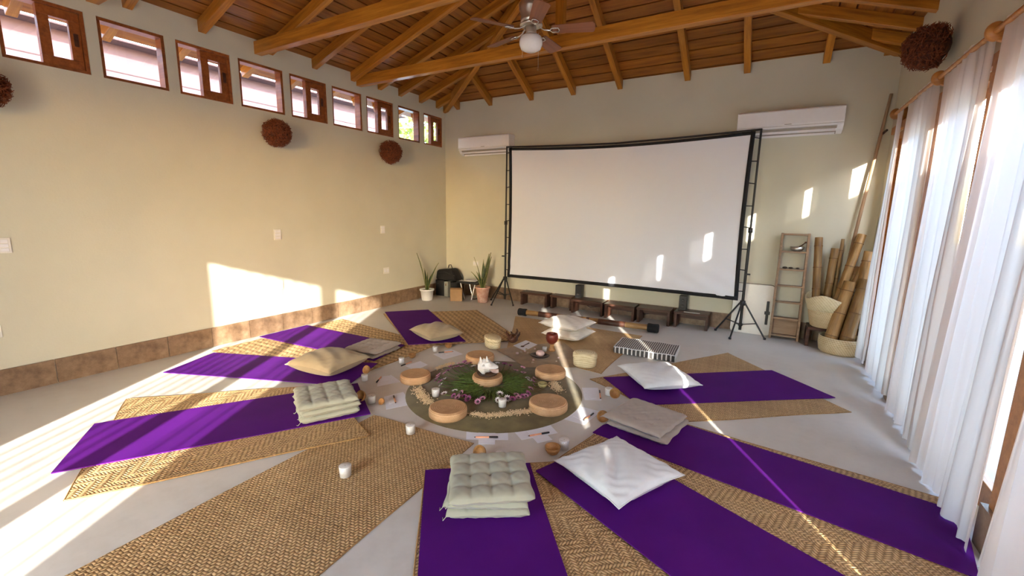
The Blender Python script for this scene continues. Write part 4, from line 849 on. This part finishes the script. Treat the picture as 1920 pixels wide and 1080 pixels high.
# ================================================================== WALL PLATES
def plate(label, loc, rz, w, h, kind, grp='wall plates'):
    t = thing('wall_plate', label, 'switch' if kind == 'switch' else 'outlet', loc, rz, grp)
    MB().box(-w/2, w/2, -.009, 0, -h/2, h/2).build('cover_plate', 'off_white', t, bevel=.003)
    if kind == 'switch':
        for k in (-1, 0, 1): MB().box(-w*.38, w*.38, -.014, -.009, k*h*.28-h*.11, k*h*.28+h*.11).build('rocker', 'white_plastic', t, bevel=.002)
    else:
        for k in (-1, 1): MB().box(k*w*.22-w*.16, k*w*.22+w*.16, -.012, -.009, -h*.25, h*.25).build('socket', 'white_plastic', t, bevel=.002)
pl = [((XL, .93, 1.18), .125, .118, 'switch', 'white light switch nearest the camera on the left wall'), ((XL, .80, .515), .125, .095, 'outlet', 'white outlet low on the left wall nearest the camera'), ((XL, 3.165, 1.185), .09, .13, 'switch', 'white switch plate on the left wall above the sun patch'), ((XL, 4.84, 1.20), .09, .12, 'switch', 'white switch plate on the left wall nearest the screen corner'), ((XL, 3.13, .57), .115, .10, 'outlet', 'white outlet inside the sun patch on the left wall'), ((XL, 4.885, .565), .12, .10, 'outlet', 'white outlet low on the left wall nearest the screen corner')]
for loc, w, h, kd, lb in pl: plate(lb, loc, pi/2, w, h, kd)
plate('white outlet on the back wall beside the pink pot plant', (-4.455, YB, .585), 0, .125, .09, 'outlet')

# ================================================================== WICKER BALLS
def wicker(label, c, r_, nrm, seed):
    rn = random.Random(seed); t = thing('wicker_ball', label, 'wall ornament', c, 0, 'dark wicker wall balls'); nrm = Vector(nrm)
    MB().ball((0, 0, 0), r_*.80, 20, 12).build('core', 'wicker_core', t)
    m = MB()
    for k in range(900):
        d = Vector((rn.gauss(0, 1), rn.gauss(0, 1), rn.gauss(0, 1))).normalized()
        e = (d+Vector((rn.gauss(0, .45), rn.gauss(0, .45), rn.gauss(0, .45)))).normalized()
        if (e.dot(nrm)) < -.55: continue
        p0 = d*r_*.72; p1 = e*r_*rn.uniform(.9, 1.08); pm = (p0+p1)/2*1.12
        m.tube([p0, pm, p1], [.0045, .004, .0018], 4, cap=False)
    m.build('twigs', 'wicker', t)['kind'] = 'stuff'
wicker('dark wicker ball on the left wall above the sun patch', (XL+.13, 3.17, 2.345), .155, (1, 0, 0), 1)
wicker('dark wicker ball on the left wall nearest the back corner', (XL+.13, 4.93, 2.345), .17, (1, 0, 0), 2)
wicker('dark wicker ball on the left wall at the picture edge', (XL+.13, .96, 2.33), .15, (1, 0, 0), 3)
wicker('reddish dark wicker ball on the right wall above the curtains', (XR-.145, 4.62, 2.76), .160, (-1, 0, 0), 4)

# ================================================================== PLANTS
def snake(name, label, loc, pot, leaves, prof, seed, saucer=False):
    t = thing(name, label, 'potted plant', loc); rn = random.Random(seed)
    p = MB().lathe(prof, 30, caps=False).build('pot', pot, t); zt_ = max(z for r, z in prof); rt = max(r for r, z in prof)
    MB().lathe([(.001, 0), (rt*.86, 0)][::-1], 24, (0, 0, zt_-.025), caps=False).build('soil', 'soil', t)
    for (a, h, lean, tw, wd) in leaves:
        a = radians(a); n = 16
        def pt(v, s_): 
            x = .02+lean*v**1.5*h; w = 1.45*wd*(.55+.9*v*(1-v)*2)*(1-v**3.2)*s_; th_ = tw*v+.4
            px_, py_ = x*cos(a), x*sin(a); wx, wy = -sin(a+th_), cos(a+th_)
            return (px_+wx*w, py_+wy*w, zt_-.04+h*v*sqrt(max(.1, 1-lean*lean*v)))
        m = MB(); m.grid(lambda u, v: (lambda P: (P[0]+.008*(1-abs(2*u-1))*cos(a), P[1]+.008*(1-abs(2*u-1))*sin(a), P[2]))(pt(v, 2*u-1)), 4, n)
        lf = m.build('leaf', 'snake_leaf', t); md = lf.modifiers.new('thickness', 'SOLIDIFY'); md.thickness = .003
        for s_ in (-1, 1):
            MB().tube([pt(i/n, s_) for i in range(n+1)], .0028, 4, cap=False).build('leaf_margin', 'leaf_edge', lf)
    return t
snake('snake_plant', 'snake plant with few leaves in a white plastic pot', (-4.92, 5.60, 0), 'white_pot', [(200, .66, .22, .5, .022), (30, .52, .35, .3, .02), (140, .44, .55, .4, .018), (-40, .34, .2, .2, .016), (90, .30, .35, .3, .016)],
      [(.001, 0), (.085, 0), (.092, .02), (.108, .165), (.122, .165), (.124, .19), (.116, .19), (.10, .165), (.08, .15)], 1)
snake('snake_plant', 'bushy snake plant in a marbled pink pot', (-4.04, 5.98, 0), 'marbled_pot', [(40, .62, .18, .5, .024), (60, .55, .25, .3, .022), (120, .50, .28, .4, .02), (170, .55, .33, .4, .022), (-20, .36, .35, .2, .02), (220, .34, .5, .3, .018), (190, .30, .3, .3, .02), (-60, .26, .45, .3, .018), (90, .42, .1, .3, .022), (20, .60, .14, .5, .02), (260, .3, .3, .2, .018)],
      [(.001, 0), (.078, 0), (.084, .02), (.112, .235), (.125, .24), (.127, .262), (.117, .262), (.104, .235), (.08, .21)], 2)

# ================================================================== GEAR IN THE CORNER
t = thing('equipment_case', 'tall black equipment case in the corner behind the white pot', 'case', (-4.985, 6.12, 0))
MB().box(-.10, .10, -.10, .14, 0, .285).build('shell', 'black_plastic', t, bevel=.01); MB().tube([(-.04, -.108, .2), (-.04, -.12, .22), (.04, -.12, .22), (.04, -.108, .2)], .006, 6).build('handle', 'black_metal', t)
t = thing('grey_case', 'narrow grey green case between the black cases', 'case', (-4.835, 6.10, 0)); MB().box(-.04, .04, -.10, .14, 0, .27).build('shell', 'grey_case', t, bevel=.008); MB().box(-.015, .015, -.104, -.1, .2, .24).build('latch', 'chrome', t)
t = thing('speaker_box', 'rounded black speaker box beside the cardboard box', 'speaker', (-4.70, 6.10, 0)); MB().lathe([(.001, 0), (.085, 0), (.09, .01), (.09, .26), (.085, .27), (.001, .27)], 24).build('shell', 'black_fabric', t); MB().lathe([(.06, .271), (.075, .276), (.082, .271)], 24, caps=False).build('top_ring', 'black_metal', t)
t = thing('black_bag', 'bulky black equipment bag resting on the cases', 'bag', (-4.87, 6.14, .288))
MB().hexa([(-.22, -.12, 0), (.23, -.12, 0), (.23, .13, 0), (-.22, .13, 0), (-.21, -.09, .17), (.12, -.10, .21), (.12, .11, .21), (-.21, .10, .17)]).build('bag_body', 'black_fabric', t, bevel=.035)
MB().tube([(-.02, 0, .21), (0, 0, .262), (.045, 0, .268), (.07, 0, .21)], .007, 8).build('carry_handle', 'black_fabric', t)
MB().tube([(-.20, -.09, .12), (0, -.128, .15), (.20, -.09, .09)], .004, 6).build('zip', 'black_metal', t)
t = thing('cardboard_box', 'small brown cardboard box in front of the black gear', 'box', (-4.50, 5.865, 0), radians(35))
MB().box(-.10, .10, -.085, .085, 0, .20).build('carton', 'cardboard', t, bevel=.003); MB().beam((-.10, -.03, .212), (.10, -.03, .212), .10, .002).build('flap', 'cardboard', t).rotation_euler = (radians(6), 0, 0); MB().box(-.02, .02, -.0865, -.085, .05, .2).build('tape', 'cardboard', t)
t = thing('folding_stand', 'low black folding table with white legs beside the pink pot', 'table', (-4.36, 6.14, 0), radians(0))
MB().box(-.24, .20, -.15, .13, .275, .30).build('table_top', 'black_plastic', t, bevel=.004)
for (x0, x1, y) in ((-.16, .02, -.13), (.14, -.02, -.13), (-.16, .02, .11), (.14, -.02, .11)): MB().tube([(x0, y, .275), (x0+(x1-x0)*.45, y, .006)], .009, 8).build('leg', 'white_plastic' if y < 0 else 'chrome', t)
t = thing('laptop', 'closed laptop with papers on the black folding table', 'laptop', (-4.40, 6.13, .3005), radians(8)); MB().box(-.16, .16, -.11, .10, 0, .012).build('laptop_base', 'black_plastic', t, bevel=.003); MB().box(-.16, .16, -.11, .10, .0125, .022).build('laptop_lid', 'chrome', t, bevel=.003)
tag(MB().box(-.10, .10, -.07, .07, 0, .004).build('paper_stack', 'paper', None, (-4.37, 6.12, .3228), .2), 'small stack of white papers on the closed laptop', 'paper')
for k in range(3): tag(MB().tube([(-4.36+.05*k, 6.10-.03*k, .008), (-4.30+.03*k, 6.02, .02), (-4.24, 6.08+.03*k, .012), (-4.30, 6.16, .008), (-4.2, 6.2+.02*k, .006)], .005, 6).build('power_cable', 'black_plastic'), 'tangled black cable under the folding table', 'cable', 'tangled cables under the folding table')

# ================================================================== RIGHT BACK CORNER
t = thing('folding_table', 'white folding table leaning upright on the wall', 'table', (-.10, 6.30, 0)); t.rotation_euler = (radians(-4), 0, 0)
m = MB(); w, h, r_ = .23, .64, .05; ol = []
for cx, cz, a0 in ((w-r_, r_, -90), (w-r_, h-r_, 0), (-w+r_, h-r_, 90), (-w+r_, r_, 180)):
    for k in range(7): a = radians(a0+15*k); ol.append((cx+r_*cos(a), cz+r_*sin(a)))
n = len(ol); m.add([(x, -.02, z) for x, z in ol]+[(x, .02, z) for x, z in ol], [tuple(range(n)), tuple(range(n, 2*n))[::-1]]+[(i, n+i, n+(i+1) % n, (i+1) % n) for i in range(n)]); m.build('table_top', 'off_white', t, bevel=.004)
MB().box(w-.075, w-.045, -.034, -.02, .14, .44).build('handle', 'black_plastic', t, bevel=.006); MB().box(w-.09, w-.03, -.036, -.02, .27, .31).build('handle_clip', 'black_plastic', t, bevel=.004)
MB().tube([(x*1.0, .021, z) for x, z in ol]+[(ol[0][0], .021, ol[0][1])], .006, 6, cap=False).build('edge_band', 'dark_wood', t)
# ladder shelf leaning on the wall
ld = thing('ladder_shelf', 'narrow wooden ladder shelf leaning on the back wall', 'shelf', (.27, 6.235, 0)); ld.rotation_euler = (radians(-3.2), 0, radians(0))
LH = 1.30; LWB, LWT = .145, .135
for s_ in (-1, 1): MB().hexa([(s_*LWB-.012, -.05, 0), (s_*LWB+.012, -.05, 0), (s_*LWB+.012, .05, 0), (s_*LWB-.012, .05, 0), (s_*LWT-.012, -.05, LH), (s_*LWT+.012, -.05, LH), (s_*LWT+.012, .05, LH), (s_*LWT-.012, .05, LH)]).build('rail', 'ladder_wood', ld, bevel=.002)
for z in (.045, .26, .46, .66, .86, 1.075, 1.285): MB().box(-.13, .13, -.05, .05, z-.010, z+.010).build('shelf_board', 'ladder_wood', ld, bevel=.002)
MB().box(-.135, .135, .04, .05, .05, .26).build('back_board', 'ladder_wood', ld)
wp = ld.location
def on_shelf(z): return Vector((.27, 6.235+z*sin(radians(3.2)), z*cos(radians(3.2))))
c = on_shelf(1.086); tag(MB().lathe([(.001, 0), (.035, 0), (.062, .018), (.074, .055), (.070, .055), (.056, .02), (.001, .01)], 26).build('singing_bowl', 'brass_dark', None, (c.x+.03, c.y, c.z)), 'dark metal singing bowl on the top of the ladder shelf', 'bowl')
t = thing('mallet', 'short dark mallet leaning in the metal bowl', 'mallet', (c.x+.03, c.y, c.z+.02)); MB().tube([(-.02, 0, .0), (.05, -.01, .06), (.075, -.012, .085)], .006, 6).build('handle', 'dark_wood', t); MB().ball((.078, -.012, .09), .012, 8, 6).build('head', 'dark_wood', t)
c = on_shelf(.871)
for k, x in enumerate((-.07, -.01, .06)): tag(MB().ball((0, 0, .012), .028-.004*k, 10, 6, .45).build('shelf_stone', 'soil', None, (c.x+x, c.y, c.z)), 'dark flat stone on a middle board of the ladder shelf', 'stone', 'dark stones on the ladder shelf')
# stool
t = thing('low_stool', 'low dark wooden stool under the upper palm basket', 'stool', (.64, 6.16, 0)); MB().box(-.15, .15, -.13, .13, .20, .235).build('seat', 'dark_wood', t, bevel=.004)
for s_ in (-1, 1): MB().box(s_*.14-.018, s_*.14+.018, -.11, .11, 0, .20).build('leg_panel', 'dark_wood', t, bevel=.004)
# baskets
def basket(label, loc, prof, cuff=None):
    t = thing('palm_basket', label, 'basket', loc, 0, 'big palm baskets'); MB().lathe(prof, 44, caps=False).build('basket_body', 'palm_basket', t)
    if cuff: MB().lathe(cuff, 44, caps=False).build('folded_cuff', 'palm_box', t)
    return t
b1 = basket('upper palm basket with flared folded cuff on the stool', (.645, 6.13, .2355), [(.001, 0), (.115, 0), (.135, .015), (.165, .15), (.178, .23), (.170, .23), (.155, .15), (.125, .025), (.001, .015)], [(.172, .20), (.182, .205), (.215, .355), (.209, .36), (.175, .235)])
for i_, (x, y, z) in enumerate([tuple(v.co) for v in b1.children[1].data.vertices]):
    if z > .3: b1.children[1].data.vertices[i_].co.z += .03*sin(3*atan2(y, x)+.8)
b2 = basket('wide low palm basket on the floor holding thick bamboo', (.80, 5.955, 0), [(.001, 0), (.175, 0), (.195, .02), (.208, .10), (.205, .185), (.196, .185), (.198, .10), (.18, .03), (.001, .015)])
# bamboo pieces
def bamboo(label, a, b, r_, nodes, grp, seed=0):
    a, b = Vector(a), Vector(b); L = (b-a).length; t = thing('bamboo_pole', label, 'bamboo', a, 0, grp); q_ = (b-a).to_track_quat('X', 'Z'); t.rotation_euler = q_.to_euler()
    xs, rs_ = [0], [r_]
    for k in range(nodes):
        x = L*(k+.6)/nodes; xs += [x-.012, x, x+.012]; rs_ += [r_, r_*1.09, r_]
    xs.append(L); rs_.append(r_*.97)
    MB().tube([(x, 0, 0) for x in xs], rs_, 14).build('culm', 'bamboo', t)
    for k in range(nodes):
        x = L*(k+.6)/nodes; MB().tube([(x-.004, 0, 0), (x+.004, 0, 0)], r_*1.095, 14, cap=False).build('node_ring', 'bamboo_node', t)
    MB().tube([(L-.002, 0, 0), (L+.0005, 0, 0)], r_*.72, 12).build('dark_end_disc', 'soil', t)  # dark soil-coloured disc drawn for the shade inside the culm
gb = 'bamboo pieces in the palm baskets'
bamboo('upright pale bamboo beside the ladder shelf in the upper basket', (.555, 6.11, .27), (.500, 6.27, 1.26), .040, 4, gb)
bamboo('bamboo with dark rings leaning in the upper basket', (.640, 6.19, .27), (.670, 6.29, 1.14), .040, 3, gb)
bamboo('thin bamboo cane standing in the upper basket', (.705, 6.22, .27), (.735, 6.32, 1.25), .017, 3, gb)
bamboo('bamboo leaning far right from the upper basket', (.680, 6.08, .28), (.895, 6.26, 1.31), .044, 4, gb)
bamboo('split slanting bamboo in the upper basket', (.745, 6.13, .32), (.970, 6.19, 1.08), .030, 3, gb)
bamboo('thick short bamboo in front in the low basket', (.685, 5.90, .035), (.825, 6.06, .79), .062, 3, gb)
bamboo('thick bamboo with bright end in the low basket', (.820, 5.88, .035), (.955, 6.04, .83), .062, 3, gb)
bamboo('tall brown bamboo nearest the curtain in the low basket', (.885, 6.02, .035), (.968, 6.17, 1.13), .048, 4, gb)
bamboo('dark bamboo between the thick pieces in the low basket', (.780, 6.06, .035), (.885, 6.23, .95), .034, 4, gb)
t = thing('leaning_pole', 'thin dark wooden pole leaning in the right corner', 'pole', (.76, 6.10, .0)); t.rotation_euler = (Vector((.985, 6.33, 2.84))-Vector((.76, 6.10, .0))).to_track_quat('X', 'Z').to_euler()
t.location = (.735, 6.285, .0); t.rotation_euler = (Vector((.975, 6.345, 2.82))-Vector((.735, 6.285, 0))).to_track_quat('X', 'Z').to_euler()
MB().tube([(0.02, 0, 0), (1.4, 0, .008), (2.82, 0, 0)], [.015, .017, .014], 10).build('shaft', 'ladder_wood', t); MB().tube([(2.36, 0, 0), (2.40, .02, -.01), (2.44, -.06, -.02)], .012, 7).build('side_branch', 'dark_wood', t)
